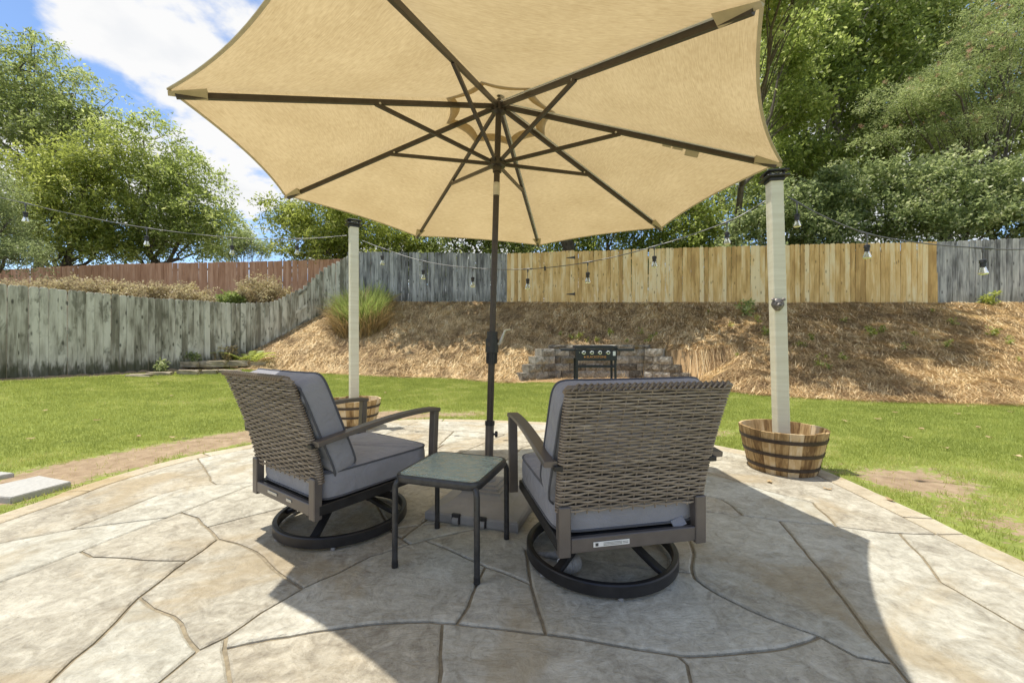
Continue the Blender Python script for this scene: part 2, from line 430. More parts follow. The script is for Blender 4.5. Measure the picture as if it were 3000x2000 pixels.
def fabric_mat(name, col, sc=900, var=.07):
    t = NT(name); c = t.coord('Object'); w = t.noise(c, 220, 2, .5); n = t.noise(c, 7, 5, .6)
    t.set(t.ramp(n, [(.3, tuple(x*(1-var) for x in col)), (.7, tuple(x*(1+var) for x in col))]), .85, spec=.2)
    t.b.inputs['Sheen Weight'].default_value = .25
    h = t.math('ADD', t.math('MULTIPLY', t.noise(t.coord('Object', scale=(1, 1, 1)), 9, 4, .55, .6), 1.0), t.math('MULTIPLY', w, .06))
    t.bump(h, .6, .035); return t.m
M['cushion'] = fabric_mat('grey_cushion', (.265, .268, .295))
M['piping'] = fabric_mat('dark_piping', (.085, .087, .10))
def wicker_mat():
    t = NT('resin_wicker'); c = t.coord('Object', scale=(3, 60, 60), rand=True); n = t.noise(c, 1.0, 4, .6)
    col = t.ramp(t.math('ADD', n, t.mr(t.rnd(), 0, 1, -.08, .08)), [(.3, (.14, .11, .083)), (.55, (.255, .207, .16)), (.75, (.385, .325, .262))])
    t.set(col, .42, spec=.45).bump(n, .3, .002); return t.m
M['wicker'] = wicker_mat()
def canopy_mat():
    t = NT('canopy_fabric'); uv = t.node('ShaderNodeTexCoord').outputs['UV']
    def mp(sc):
        m = t.node('ShaderNodeMapping'); m.inputs['Scale'].default_value = sc; t.l.new(uv, m.inputs['Vector']); return m.outputs[0]
    s1 = t.noise(mp((16, 230, 1)), 1.0, 3, .6, .1); s2 = t.noise(mp((30, 60, 1)), 1.0, 4, .6); big = t.noise(mp((2.2, 2.8, 1)), 1.0, 3, .5)
    f = t.math('ADD', t.math('MULTIPLY', s1, .45), t.math('ADD', t.math('MULTIPLY', s2, .25), t.math('MULTIPLY', big, .30)))
    f = t.mr(f, .39, .61)
    dif = t.mix(f, (.38, .285, .16), (.50, .40, .245))
    trn = t.mix(f, (.40, .295, .145), (.55, .425, .23))
    t.set(dif, .85, spec=.1)
    tr = t.node('ShaderNodeBsdfTranslucent'); t.l.new(trn, tr.inputs[0])
    mx = t.node('ShaderNodeMixShader'); mx.inputs[0].default_value = .56
    t.l.new(t.b.outputs[0], mx.inputs[1]); t.l.new(tr.outputs[0], mx.inputs[2]); t.l.new(mx.outputs[0], t.o.inputs['Surface'])
    t.bump(s1, .05, .004); return t.m
M['canopy'] = canopy_mat()
M['hem'] = plain('hem_tape', (.50, .43, .31), .8, var=.1)
M['pocket'] = plain('pocket_cloth', (.46, .38, .25), .85, var=.1)
def table_glass():
    t = NT('rippled_glass'); c = t.coord('Object'); n = t.noise(c, 22, 3, .5, 1.5)
    t.set((.66, .82, .79), .07, spec=1.0, trans=.62); t.b.inputs['IOR'].default_value = 1.45
    t.bump(n, .55, .02); return t.m
M['tglass'] = table_glass()
def bulb_glass():
    t = NT('bulb_glass'); t.set((.97, .96, .90), .03, spec=.6, trans=.9); t.b.inputs['IOR'].default_value = 1.25; return t.m
M['bulb'] = bulb_glass()

# ------------------------------------------------------------------ terrain
LF = [(-10.75, 5.6, .30, 2.10), (-9.90, 7.75, .337, 2.17), (-8.95, 9.9, .37, 2.13), (-8.10, 11.85, .43, 2.185), (-7.60, 12.71, .735, 2.30), (-7.10, 13.6, 1.36, 2.89), (-6.65, 14.14, 1.93, 3.63), (-6.05, 14.75, 2.52, 4.20)]   # left fence: x, y, bottom, top
BF = [(-6.05, 14.75, 2.55, 4.36), (-.2, 14.95, 2.53, 4.34), (5.7, 13.4, 2.35, 4.19), (8.9, 12.6, 2.27, 4.10), (12.8, 11.95, 2.21, 4.03), (16.5, 10.9, 2.12, 3.98)]   # back fence
LFa, BFa = np.array(LF), np.array(BF)
EDGE = np.array([(-40, 11.3), (-8, 11.3), (-6.0, 11.2), (-1.9, 10.9), (0.0, 9.6), (.6, 9.75), (3.6, 9.3), (4.3, 8.2), (4.9, 7.4), (6.5, 6.8), (8.4, 6.5), (12, 6.1), (40, 5.8)])
def lawnz(x, y): return .012*np.clip(y-5, 0, 20)+.045*np.clip(-x-3, 0, 8)*sstep(1, 6, y)-.012
def yb(x): return np.interp(x, EDGE[:, 0], EDGE[:, 1])
def yf(x): return np.interp(x, BFa[:, 0], BFa[:, 1])
def zf(x): return np.interp(x, BFa[:, 0], BFa[:, 2])
WALLN = 10.78                                                    # front of the retaining wall
def terrain(x, y):
    x = np.asarray(x, float); y = np.asarray(y, float)
    z = lawnz(x, y)
    b, f_ = yb(x), yf(x)
    s = np.clip((y-b)/(f_-b), 0, 1)
    bump = .16*(fbm(x*.9, y*.9, 3)-.5)*np.clip(s*6, 0, 1)*np.clip((1-s)*6, 0, 1)
    prof = .25*s*s+.75*s
    prof = np.where(s < .12, prof*(.35+.65*s/.12), prof)
    zb = lawnz(x, b)+(zf(x)-lawnz(x, b))*prof+bump
    z = np.where(y > b, zb, z)
    z = np.where(y > f_, zf(x)+.02*(y-f_), z)
    # the cut for the grill bay
    lx = np.interp(y, [9.0, 10.05, 10.8], [-.05, .12, 1.09]); rx = np.interp(y, [8.2, 9.2, 10.05, 10.8], [3.9, 4.4, 4.58, 3.59])
    ex = np.maximum(np.maximum(lx-x, x-rx), 0)
    soft = np.where(y < 10.0, .07+.62*ex, np.where(ex > 0, 9, .07))
    z = np.where((y < WALLN+.12) & (y > 7.6), np.minimum(z, np.maximum(soft, lawnz(x, y))), z)
    # ground beyond the left fence climbs to the red fence
    fx = np.interp(y, LFa[:, 1], LFa[:, 0]); fz = np.interp(y, LFa[:, 1], LFa[:, 2])
    d = fx-x
    up = fz+(2.65-fz)*sstep(0., 7., d)
    z = np.where((d > 0) & (y < 15), up, z)
    z = np.where((y >= 15) & (x < -6), 2.6, z)
    return z
def ray_ground(px, py):
    Y = np.arange(1.0, 60, .01); X = (px-CX)/F*Y; Z = CAMH-(py-CY)/F*Y
    i = np.argmax(Z <= terrain(X, Y)+.002); return (float(X[i]), float(Y[i]), float(terrain(X[i], Y[i])))

# patio outline (world)
_po = [(0, 1505), (255, 1417), (510, 1345), (733, 1301), (985, 1248), (1150, 1231), (1300, 1227), (1480, 1231), (1700, 1242), (1900, 1262), (2098, 1303), (2300, 1342), (2436, 1384), (2679, 1492), (3000, 1639)]
_pw = [gp(*p) for p in _po]
_pw = [(-3.25, -1.6), (-3.25, .6)]+_pw+[(2.44, .8), (2.44, -1.6)]
def catmull(P, n=6):
    out = []
    for i in range(len(P)-1):
        p0, p1, p2, p3 = (np.array(P[max(i-1, 0)]), np.array(P[i]), np.array(P[i+1]), np.array(P[min(i+2, len(P)-1)]))
        for k in range(n):
            t = k/n
            out.append(tuple(.5*((2*p1)+(-p0+p2)*t+(2*p0-5*p1+4*p2-p3)*t*t+(-p0+3*p1-3*p2+p3)*t**3)))
    out.append(tuple(P[-1])); return out
PATIO = catmull(_pw, 5)
PA = np.array(PATIO)
def poly_inside(x, y, P):
    x = np.asarray(x); y = np.asarray(y); ins = np.zeros(x.shape, bool); n = len(P)
    for i in range(n):
        (x1, y1), (x2, y2) = P[i], P[(i+1) % n]
        if y1 == y2: continue
        c = ((y1 > y) != (y2 > y)) & (x < (x2-x1)*(y-y1)/(y2-y1)+x1)
        ins ^= c
    return ins
def poly_dist(x, y, P):
    x = np.asarray(x); y = np.asarray(y); d = np.full(x.shape, 1e9)
    for i in range(len(P)-1):
        (x1, y1), (x2, y2) = P[i], P[i+1]; dx, dy = x2-x1, y2-y1; L = dx*dx+dy*dy+1e-12
        t = np.clip(((x-x1)*dx+(y-y1)*dy)/L, 0, 1); d = np.minimum(d, np.hypot(x-x1-t*dx, y-y1-t*dy))
    return d
def bare_mask(x, y):
    """worn soil beside the patio and the left fence, 0..1"""
    d = poly_dist(x, y, PATIO)
    n = fbm(x*1.1, y*1.6, 21)
    rim = np.exp(-((d-.42)/.34)**2)
    side = np.where(np.asarray(x) < 0, 1.0, .45)*(.45+1.0*sstep(.35, .62, fbm(np.asarray(x)*.55+9, np.asarray(y)*.55, 91)))
    m = rim*side*(.15+2.6*(n-.30))
    m = m+.55*sstep(.60, .74, fbm(x*.8+5, y*1.3, 31))*np.exp(-np.clip(d-.3, 0, 9)/1.0)
    fx = np.interp(y, LFa[:, 1], LFa[:, 0])
    m = m+.9*np.exp(-(np.clip(x-fx, 0, 99)/.55)**2)
    return np.clip(m, 0, 1)

def axis(core0, core1, step, lo, hi):
    c = np.arange(core0, core1+1e-6, step); a = [c]; s = step; v = core0; L = []
    while v > lo: s *= 1.35; v -= s; L.append(v)
    Rr = []; s = step; v = core1
    while v < hi: s *= 1.35; v += s; Rr.append(v)
    return np.concatenate([np.array(L[::-1]), c, np.array(Rr)])
gx = axis(-12, 16.6, .11, -400, 400); gy = axis(1.6, 16, .11, -400, 700)
GX, GY = np.meshgrid(gx, gy); GZ = terrain(GX, GY)
GZ = GZ-.11*(poly_inside(GX, GY, PATIO) & (poly_dist(GX, GY, PATIO) > .16))
GZ = GZ+np.where((GY > yb(GX)) & (GY < yf(GX)-.1), .075*(fbm(GX*3.1, GY*3.1, 71)-.5), 0)
nx, ny = len(gx), len(gy)
VV = np.stack([GX.ravel(), GY.ravel(), GZ.ravel()], 1)
ii, jj = np.meshgrid(np.arange(nx-1), np.arange(ny-1))
q0 = (jj*nx+ii).ravel(); QF = np.stack([q0, q0+1, q0+nx+1, q0+nx], 1)
cxm = VV[QF][:, :, 0].mean(1); cym = VV[QF][:, :, 1].mean(1)
lfx = np.interp(cym, LFa[:, 1], LFa[:, 0])
outside = (cxm < lfx-.02) & (cym > 4) & (cym < 16) | (cym > yf(cxm)+.03) | ((cym >= 15) & (cxm < -6))
inbank = (cym > yb(cxm)+.22*(fbm(cxm*2.5, cym*2.5, 9)-.5)) & ~outside
def sub_ground(name, sel, mat, label, cat, attr=None):
    Fq = QF[sel]; u, inv = np.unique(Fq, return_inverse=True)
    me = np_mesh(name, VV[u], inv.reshape(Fq.shape), mat, smooth=True)
    if attr is not None:
        a = me.attributes.new('bare', 'FLOAT', 'POINT'); a.data.foreach_set('value', attr(VV[u][:, 0], VV[u][:, 1]).astype(np.float32))
    return tag(inst(name, me), label, None, None, 'structure')
sub_ground('lawn', ~outside & ~inbank, M['lawn'], 'short green lawn around the patio', 'lawn', bare_mask)
sub_ground('bank', inbank, M['straw_ground'], 'sloping bank under the fences', 'bank')
sub_ground('woodland_ground', outside, M['woods'], 'ground beyond the fences', 'ground')

# ------------------------------------------------------------------ patio: joints traced from the photograph, faces become flagstones
sL = 1500/2352
def Lc(*pts): return [gp(x*sL, 1300+y*sL) for x, y in pts]
def Rc(*pts): return [gp(1500+x*sL, 1300+y*sL) for x, y in pts]
def Px(*pts): return [gp(x, y) for x, y in pts]
JOINTS = [
    Lc((0, 632), (420, 470), (830, 312), (1170, 183))+[(-1.62, 3.95), (-1.30, 5.02)],
    [(-2.36, 1.35)]+Lc((0, 632)),
    Lc((0, 452), (340, 387), (560, 360), (790, 332)),
    Lc((325, 390), (560, 300), (720, 235), (870, 195), (1000, 184), (1175, 178)),
    Lc((940, 112), (965, 150), (970, 168), (1000, 185)),
    Lc((850, 312), (905, 335), (950, 380), (975, 405), (1005, 430), (1090, 455), (1180, 490), (1230, 540), (1270, 580), (1390, 660)),
    Lc((1005, 430), (930, 485), (860, 532), (750, 615), (640, 700), (540, 805), (440, 905), (340, 985), (240, 1080)),
    Lc((375, 492), (420, 515), (500, 518), (590, 520), (650, 530), (860, 533)),
    Lc((640, 702), (700, 750), (800, 785), (830, 820), (850, 880), (905, 942)),
    Lc((730, 1092), (800, 1035), (905, 942), (1035, 880), (1200, 770), (1390, 660), (1550, 590), (1700, 515), (1850, 468), (2000, 425), (2180, 388), (2300, 350)),
    Lc((965, 378), (1150, 328), (1330, 285), (1500, 250), (1720, 205), (1900, 130)),
    Lc((1035, 880), (1040, 1000), (1060, 1105)),
    Lc((1040, 932), (1250, 890), (1500, 850), (1720, 825), (1900, 810), (2100, 820), (2352, 850))+Rc((160, 868), (340, 895), (560, 935), (760, 965), (800, 970), (1000, 960), (1250, 930), (1370, 900), (1410, 880)),
    Lc((2032, 815), (2025, 960), (2020, 1105)),
    Lc((2105, 822), (2150, 740), (2195, 635), (2230, 560)),
    Lc((1720, 250), (1760, 330), (1800, 400), (1880, 455)),
    Lc((1950, 440), (2090, 495), (2230, 560))+Rc((0, 600), (90, 640)),
    Rc((40, 400), (70, 520), (90, 640), (120, 750), (155, 868)),
    Rc((880, 308), (1060, 325), (1230, 350), (1470, 372), (1730, 405), (1960, 412), (2110, 408)),
    Rc((880, 308), (600, 280), (300, 265), (60, 300)),
    Rc((1238, 352), (1340, 485), (1450, 620), (1545, 745), (1640, 870), (1830, 1098)),
    Rc((812, 300), (815, 445), (835, 500), (825, 560), (840, 615), (950, 690), (1170, 795), (1410, 880), (1580, 970), (1725, 1000)),
    Rc((826, 590), (700, 580), (400, 540), (130, 500), (60, 480)),
    Rc((760, 965), (800, 1000), (830, 1105)),
    Rc((1455, 628), (1540, 635), (1600, 605), (1900, 610), (1970, 630)),
    Rc((1780, 410), (1880, 510), (1970, 630), (2130, 720), (2352, 850))+[(2.05, 1.25), (1.98, .8)],
    Rc((1350, 180), (1355, 230), (1400, 290), (1450, 330), (1490, 375)),
    Rc((890, 128), (1020, 165), (1180, 215), (1380, 265)),
    Rc((880, 230), (960, 250), (1010, 280), (1060, 325)),
    Rc((1350, 185), (1250, 140), (1080, 60), (900, 20)),
    Px((1185, 1248), (1330, 1262), (1450, 1268), (1560, 1280), (1700, 1290), (1900, 1310), (2070, 1330)),
    Px((1250, 1335), (1300, 1300), (1400, 1280), (1450, 1268)),
    Px((1180, 1320), (1300, 1300)), Px((1490, 1340), (1530, 1310), (1640, 1286)),
    Px((1330, 1262), (1290, 1300)), Px((1700, 1290), (1690, 1330), (1600, 1400)),
    [(-3.3, .95), (-1.5, 1.05), (-.4, .98), (.5, 1.06), (1.2, .97), (2.5, 1.0)],
    [(-1.5, 1.05), (-1.3, .2), (-1.45, -1.7)], [(.5, 1.06), (.7, .1), (.55, -1.7)], [(-3.3, 0), (-1.33, .15), (.66, .2), (2.5, 0)],
]
def offset_in(P, d):
    """band line a distance d inside the patio outline"""
    out = []; A = np.array(P)
    for i in range(len(A)):
        t = A[min(i+1, len(A)-1)]-A[max(i-1, 0)]; t /= np.hypot(*t)+1e-9
        out.append((A[i][0]+t[1]*d, A[i][1]-t[0]*d))
    return out
nP = len(PATIO)
band = offset_in(PATIO, .16)
JOINTS.append(band)
for i in range(4, nP-1, 9): JOINTS.append([PATIO[i], band[i]])
OUTER = PATIO+[PATIO[0]]
def trace_faces(lines):
    segs = []
    for ln in lines:
        for a, b in zip(ln[:-1], ln[1:]): segs.append((np.array(a, float), np.array(b, float)))
    cuts = [[0., 1.] for _ in segs]
    for i in range(len(segs)):
        p, r = segs[i][0], segs[i][1]-segs[i][0]
        for j in range(i+1, len(segs)):
            q, s = segs[j][0], segs[j][1]-segs[j][0]
            den = r[0]*s[1]-r[1]*s[0]
            if abs(den) < 1e-12: continue
            w = q-p; t = (w[0]*s[1]-w[1]*s[0])/den; u = (w[0]*r[1]-w[1]*r[0])/den
            if -1e-9 <= t <= 1+1e-9 and -1e-9 <= u <= 1+1e-9: cuts[i].append(t); cuts[j].append(u)
    nodes = []; grid = {}
    def nid(p):
        k = (round(p[0]/.02), round(p[1]/.02))
        for a in(-1, 0, 1):
            for b in(-1, 0, 1):
                for n in grid.get((k[0]+a, k[1]+b), ()):
                    if np.hypot(*(nodes[n]-p)) < .014: return n
        nodes.append(np.array(p)); grid.setdefault(k, []).append(len(nodes)-1); return len(nodes)-1
    E = set()
    for (a, b), c in zip(segs, cuts):
        c = sorted(set(min(1, max(0, x)) for x in c))
        ids = [nid(a+(b-a)*t) for t in c]
        for u, v in zip(ids[:-1], ids[1:]):
            if u != v: E.add((min(u, v), max(u, v)))
    adj = {}
    for u, v in E: adj.setdefault(u, set()).add(v); adj.setdefault(v, set()).add(u)
    ch = True
    while ch:
        ch = False
        for n in list(adj):
            if len(adj[n]) == 1:
                m = adj[n].pop(); adj[m].discard(n); del adj[n]; ch = True
            elif len(adj[n]) == 0: del adj[n]; ch = True
    order = {n: sorted(adj[n], key=lambda m: math.atan2(nodes[m][1]-nodes[n][1], nodes[m][0]-nodes[n][0])) for n in adj}
    seen = set(); faces = []
    for u in adj:
        for v in adj[u]:
            if (u, v) in seen: continue
            loop = []; a, b = u, v
            while (a, b) not in seen and len(loop) < 2000:
                seen.add((a, b)); loop.append(a)
                o = order[b]; k = o.index(a); a, b = b, o[(k-1) % len(o)]
            P = np.array([nodes[n] for n in loop])
            A = .5*np.sum(P[:, 0]*np.roll(P[:, 1], -1)-np.roll(P[:, 0], -1)*P[:, 1])
            if A > .004: faces.append((A, P))
    return faces
def extend_all(lines, closed):
    """lengthen both ends of every joint until it meets the next joint"""
    segs = []
    for li, ln in enumerate(lines+closed):
        for a, b in zip(ln[:-1], ln[1:]): segs.append((li, np.array(a, float), np.array(b, float)))
    SA = np.array([q[1] for q in segs]); SB = np.array([q[2] for q in segs]); SI = np.array([q[0] for q in segs])
    out = []
    for li, ln in enumerate(lines):
        ends = []
        for p, q in ((ln[0], ln[1]), (ln[-1], ln[-2])):
            p, q = np.array(p, float), np.array(q, float); d = (p-q)/np.hypot(*(p-q)); o = p-d*.03
            ok = SI != li; s = SB-SA; w = SA-o; den = d[0]*s[:, 1]-d[1]*s[:, 0]; den = np.where(np.abs(den) < 1e-9, 1e-9, den)
            t = (w[:, 0]*s[:, 1]-w[:, 1]*s[:, 0])/den; u = (w[:, 0]*d[1]-w[:, 1]*d[0])/den
            h = t[ok & (t > 0) & (u > -.01) & (u < 1.01)]
            ends.append(tuple(o+d*(h.min()+.012)) if len(h) and h.min() < 2.0 else tuple(p+d*.05))
        out.append([ends[0]]+list(ln[1:-1])+[ends[1]] if len(ln) > 2 else [ends[0], ends[1]])
    return out
FACES = trace_faces(extend_all(JOINTS, [OUTER])+[OUTER])
def inset(P, d):
    n = len(P); out = []
    for i in range(n):
        a = P[i]-P[i-1]; b = P[(i+1) % n]-P[i]
        a = a/(np.hypot(*a)+1e-9); b = b/(np.hypot(*b)+1e-9)
        na, nb = np.array([-a[1], a[0]]), np.array([-b[1], b[0]]); m = na+nb; L = np.hypot(*m)
        m = m/L if L > 1e-6 else na
        k = min(2.0, 1/max(.35, m.dot(na)))
        out.append(P[i]+m*d*k)
    return np.array(out)
def resample(P, step):
    out = []
    for i in range(len(P)):
        a, b = P[i], P[(i+1) % len(P)]; L = np.hypot(*(b-a)); n = max(1, int(round(L/step)))
        for k in range(n): out.append(a+(b-a)*k/n)
    return np.array(out)
base = MB(); nB = len(PATIO)
base.add([(x, y, -.011) for x, y in PATIO]+[(x, y, -.16) for x, y in PATIO]+[(-.35, 1.6, -.011), (-.35, 1.6, -.16)],
         [(2*nB, (i+1) % nB, i) for i in range(nB)]+[(2*nB+1, nB+i, nB+(i+1) % nB) for i in range(nB)]+[(i, (i+1) % nB, nB+(i+1) % nB, nB+i) for i in range(nB)])
patio = tag(base.build('patio', M['joint']), 'curved patio of stamped flagstone concrete', None, None, 'structure')
for A, P in FACES:
    ctr = P.mean(0)
    if not poly_inside(np.array([ctr[0]]), np.array([ctr[1]]), PATIO)[0] and A < .02: continue
    P = resample(P, .07)
    per_ = np.hypot(*(P-np.roll(P, 1, 0)).T).sum()
    if len(P) < 3 or 2*A/per_ < .03: continue
    j = .006+.005*fbm(P[:, 0]*9, P[:, 1]*9, 5)
    Q = inset(P, 0.0062)
    nz = np.stack([fbm(Q[:, 0]*14, Q[:, 1]*14, 11)-.5, fbm(Q[:, 0]*14, Q[:, 1]*14, 12)-.5], 1)*.014
    Q = Q+nz; Q2 = inset(Q, .007)
    bm = bmesh.new(); dz = float(rng.uniform(-.0015, .0015))
    lo = [bm.verts.new((x, y, -.03)) for x, y in Q]; mid = [bm.verts.new((x, y, -.005+dz)) for x, y in Q]; top = [bm.verts.new((x, y, dz)) for x, y in Q2]
    n = len(Q)
    for i in range(n):
        k = (i+1) % n
        bm.faces.new((lo[i], lo[k], mid[k], mid[i])); bm.faces.new((mid[i], mid[k], top[k], top[i]))
    f = bm.faces.new(top); f.normal_update(); bmesh.ops.triangulate(bm, faces=[f], quad_method='BEAUTY', ngon_method='EAR_CLIP')
    me = bpy.data.meshes.new('flagstone'); bm.to_mesh(me); bm.free()
    edge = poly_dist(np.array([ctr[0]]), np.array([ctr[1]]), PATIO)[0]
    me.materials.append(M['band'] if edge < .22 and A < 6 and min(np.ptp(P[:, 0]), np.ptp(P[:, 1])) < 9 and poly_dist(P[:, 0], P[:, 1], PATIO).max() < .2 else M['stone'])
    inst('flagstone', me, patio)

# ------------------------------------------------------------------ ground cover: grass blades and pine needles
def blades(n, x0, x1, y0, y1, keep, h0, h1, w0, w1, name, mat, label, cat):
    x = rng.uniform(x0, x1, n); y = rng.uniform(y0, y1, n)
    k = keep(x, y); x, y = x[k], y[k]; m = len(x); z = terrain(x, y)-.004
    D = np.clip(y/6, .8, 2.0); hh = rng.uniform(h0, h1, m); ww = rng.uniform(w0, w1, m)*D
    a = rng.uniform(0, 2*np.pi, m); le = rng.uniform(.1, .8, m)*hh; la = rng.uniform(0, 2*np.pi, m)
    V = np.zeros((m, 3, 3))
    V[:, 0] = np.stack([x-np.cos(a)*ww, y-np.sin(a)*ww, z], 1); V[:, 1] = np.stack([x+np.cos(a)*ww, y+np.sin(a)*ww, z], 1)
    V[:, 2] = np.stack([x+np.cos(la)*le, y+np.sin(la)*le, z+hh], 1)
    tint = np.clip(fbm(x*.7, y*.7, 41)*.75-.02+.8*(fbm(x*5, y*5, 43, 3)-.5)+rng.normal(0, .17, m)+.55*bare_mask(x, y)+.35*sstep(.58, .72, fbm(x*1.7, y*2.6, 45)), 0, 1)
    me = np_mesh(name, V.reshape(-1, 3), np.arange(3*m).reshape(-1, 3), mat, tint)
    return tag(inst(name, me), label, cat, None, 'stuff')
def lawn_keep(x, y):
    ins = poly_inside(x, y, PATIO); d = poly_dist(x, y, PATIO)
    lf = np.interp(y, LFa[:, 1], LFa[:, 0])
    bm_ = bare_mask(x, y)+.75*(fbm(x*7, y*7, 81, 3)-.5)+.25*(vnoise(x*24, y*24, 82)-.5)
    dens = np.clip(1-sstep(.22, .50, bm_), .03, 1)*np.where(bare_mask(x, y) > .12, .85, 1)
    near = np.clip(5.2/np.hypot(x, y), .25, 1)
    vis = np.abs(x) < y*1.36+1.9
    return (~ins) & (d > .015) & (y < yb(x)+.15*(fbm(x*3, y*3, 8)-.3)) & (x > lf+.12) & vis & (rng.random(len(x)) < dens*near)
blades(1850000, -12, 12.6, 1.6, 11.6, lawn_keep, .016, .045, .0019, .0040, 'grass', M['grass'], 'short mown grass with worn bare patches on the lawn', 'grass')
def needles(n):
    x = rng.uniform(-9.5, 15.5, n); y = rng.uniform(5.7, 15.2, n)
    lf = np.interp(y, LFa[:, 1], LFa[:, 0]); b = yb(x)
    lx = np.interp(y, [9.0, 10.05, 10.8], [-.1, .0, .95]); rx = np.interp(y, [8.2, 9.2, 10.05, 10.8], [3.9, 4.4, 4.7, 3.75])
    bay = (x > lx) & (x < rx) & (y < WALLN+.35) & (y > 9.2)
    k = (y > b-.10+.25*(fbm(x*3, y*3, 8)-.5)) & (y < yf(x)-.05) & (x > lf+.08) & (np.abs(x) < y*1.33+2.0) & ~(bay & (rng.random(n) < .93))
    x, y = x[k], y[k]; m = len(x)
    L = rng.uniform(.07, .15, m); a = rng.uniform(0, np.pi, m); a = a+.5*fbm(x*1.3, y*1.3, 51)*np.pi
    w = rng.uniform(.0018, .0040, m)*np.clip(y/8, .8, 1.6)
    c, s = np.cos(a), np.sin(a); up = rng.uniform(.004, .034, m)
    hb = lambda X_, Y_: terrain(X_, Y_)+.075*(fbm(X_*3.1, Y_*3.1, 71)-.5)
    za = hb(x-c*L, y-s*L)+up*rng.uniform(.2, 1.6, m); zb_ = hb(x+c*L, y+s*L)+up*rng.uniform(.2, 1.6, m)
    bx, by = -s*w, c*w
    V = np.stack([np.stack([x-c*L-bx, y-s*L-by, za], 1), np.stack([x+c*L-bx, y+s*L-by, zb_], 1), np.stack([x+c*L+bx, y+s*L+by, zb_+w*.5], 1), np.stack([x-c*L+bx, y-s*L+by, za+w*.5], 1)], 1)
    Fq = np.arange(4*m).reshape(-1, 4)
    t = np.clip(.46+.55*(fbm(x*.8, y*.8, 61)-.45)+1.1*(fbm(x*4, y*4, 62, 3)-.5)+rng.normal(0, .24, m), 0, 1)
    me = np_mesh('pine_straw', V.reshape(-1, 3), Fq, M['straw'], t)
    return tag(inst('pine_straw', me), 'tan pine straw mulch covering the whole bank', 'mulch', None, 'stuff')
needles(480000)

# ------------------------------------------------------------------ fences
def board_mesh(h, w, ear, mat, th=.018, name='board', c=.0035):
    def out(w_, h_): return [(-w_/2, 0), (w_/2, 0), (w_/2, h_-ear), (w_/2-ear*.9, h_), (-w_/2+ear*.9, h_), (-w_/2, h_-ear)]
    a, b = out(w-2*c, h-c), out(w, h); n = 6
    v = [(x, -th/2, z) for x, z in a]+[(x, -th/2+c, z) for x, z in b]+[(x, th/2, z) for x, z in b]
    f = [tuple(range(n)), tuple(range(3*n-1, 2*n-1, -1))]
    for k in (0, n): f += [(k+(i+1) % n, k+i, k+n+i, k+n+(i+1) % n) for i in range(n)]
    return MB().add(v, f).mesh(name, mat)
def fence(name, line, mat, label, cat, width=.14, gap=.0035, ear=.028, wob=.012, group=None, skip=None, s0=0., s1=None, rails=True):
    A = np.array(line); seg = np.hypot(np.diff(A[:, 0]), np.diff(A[:, 1])); S = np.concatenate([[0], np.cumsum(seg)])
    s1 = S[-1] if s1 is None else s1
    root = thing(name, (float(np.interp(s0, S, A[:, 0])), float(np.interp(s0, S, A[:, 1])), float(np.interp(s0, S, A[:, 2]))), label, cat, 0, group)
    O = root.location.copy(); cache = {}
    s = s0
    while s < s1:
        w = width*rng.choice([.93, 1.0, 1.0, 1.03]); sc = s+w/2; x, y, zb_, zt = (float(np.interp(sc, S, A[:, k])) for k in range(4))
        if skip is None or not (skip[0] < sc < skip[1]):
            i = min(np.searchsorted(S, sc, 'right')-1, len(seg)-1); d = A[i+1]-A[i]; ang = math.atan2(d[1], d[0])
            zb_ = min(zb_, float(terrain(x-.05*d[1]/seg[i]*-1, y)))-.06
            h = round((zt-zb_+rng.uniform(-.012, .012))/.05)*.05; key = (h, round(w, 3))
            if key not in cache: cache[key] = board_mesh(h, w-gap, ear, mat)
            off = float(rng.uniform(-wob, wob)*.5)
            nx_, ny_ = -math.sin(ang), math.cos(ang)
            inst('board', cache[key], root, Vector((x+nx_*off, y+ny_*off, zt-h+float(rng.uniform(-.012, .012))))-O, (float(rng.normal(0, .004)), float(rng.normal(0, .005)), ang+float(rng.normal(0, .018))))
        s += w
    if rails:
        nrm = 1
        for fr in (.18, .5, .84):
            path = []
            for s in np.linspace(s0, s1, max(2, int((s1-s0)/1.0))):
                i = min(np.searchsorted(S, s, 'right')-1, len(seg)-1); d = (A[i+1]-A[i])/seg[i]
                x, y, b_, t_ = (float(np.interp(s, S, A[:, k])) for k in range(4))
                path.append(Vector((x-d[1]*.04, y+d[0]*.04, b_+(t_-b_)*fr))-O)
            MB().sweep(path, [(-.019, -.04), (.019, -.04), (.019, .04), (-.019, .04)], up=(0, 0, 1)).build('rail', mat, root)
        for s in np.arange(s0+.08, s1, 2.4):
            i = min(np.searchsorted(S, s, 'right')-1, len(seg)-1); d = (A[i+1]-A[i])/seg[i]
            x, y, b_, t_ = (float(np.interp(s, S, A[:, k])) for k in range(4))
            MB().box((0, 0, (t_-b_-.12)/2-.1), (.09, .09, t_-b_-.12+.2)).build('fence_post', mat, root, None, Vector((x-d[1]*.115, y+d[0]*.115, b_))-O, (0, 0, math.atan2(d[1], d[0])))
    return root, S
fence('picket_fence', LF, M['fence_moss'], 'weathered grey board fence with green moss, dipping along the left side of the lawn', 'fence')
S_bf = np.concatenate([[0], np.cumsum(np.hypot(np.diff(BFa[:, 0]), np.diff(BFa[:, 1])))])
def s_at_px(px):
    s = np.linspace(0, S_bf[-1], 4000); x = np.interp(s, S_bf, BFa[:, 0]); y = np.interp(s, S_bf, BFa[:, 1])
    return float(s[np.argmin(np.abs(CX+F*x/y-px))])
sA, sB, sG0, sG1 = s_at_px(1485), s_at_px(2742), s_at_px(1593), s_at_px(1684)
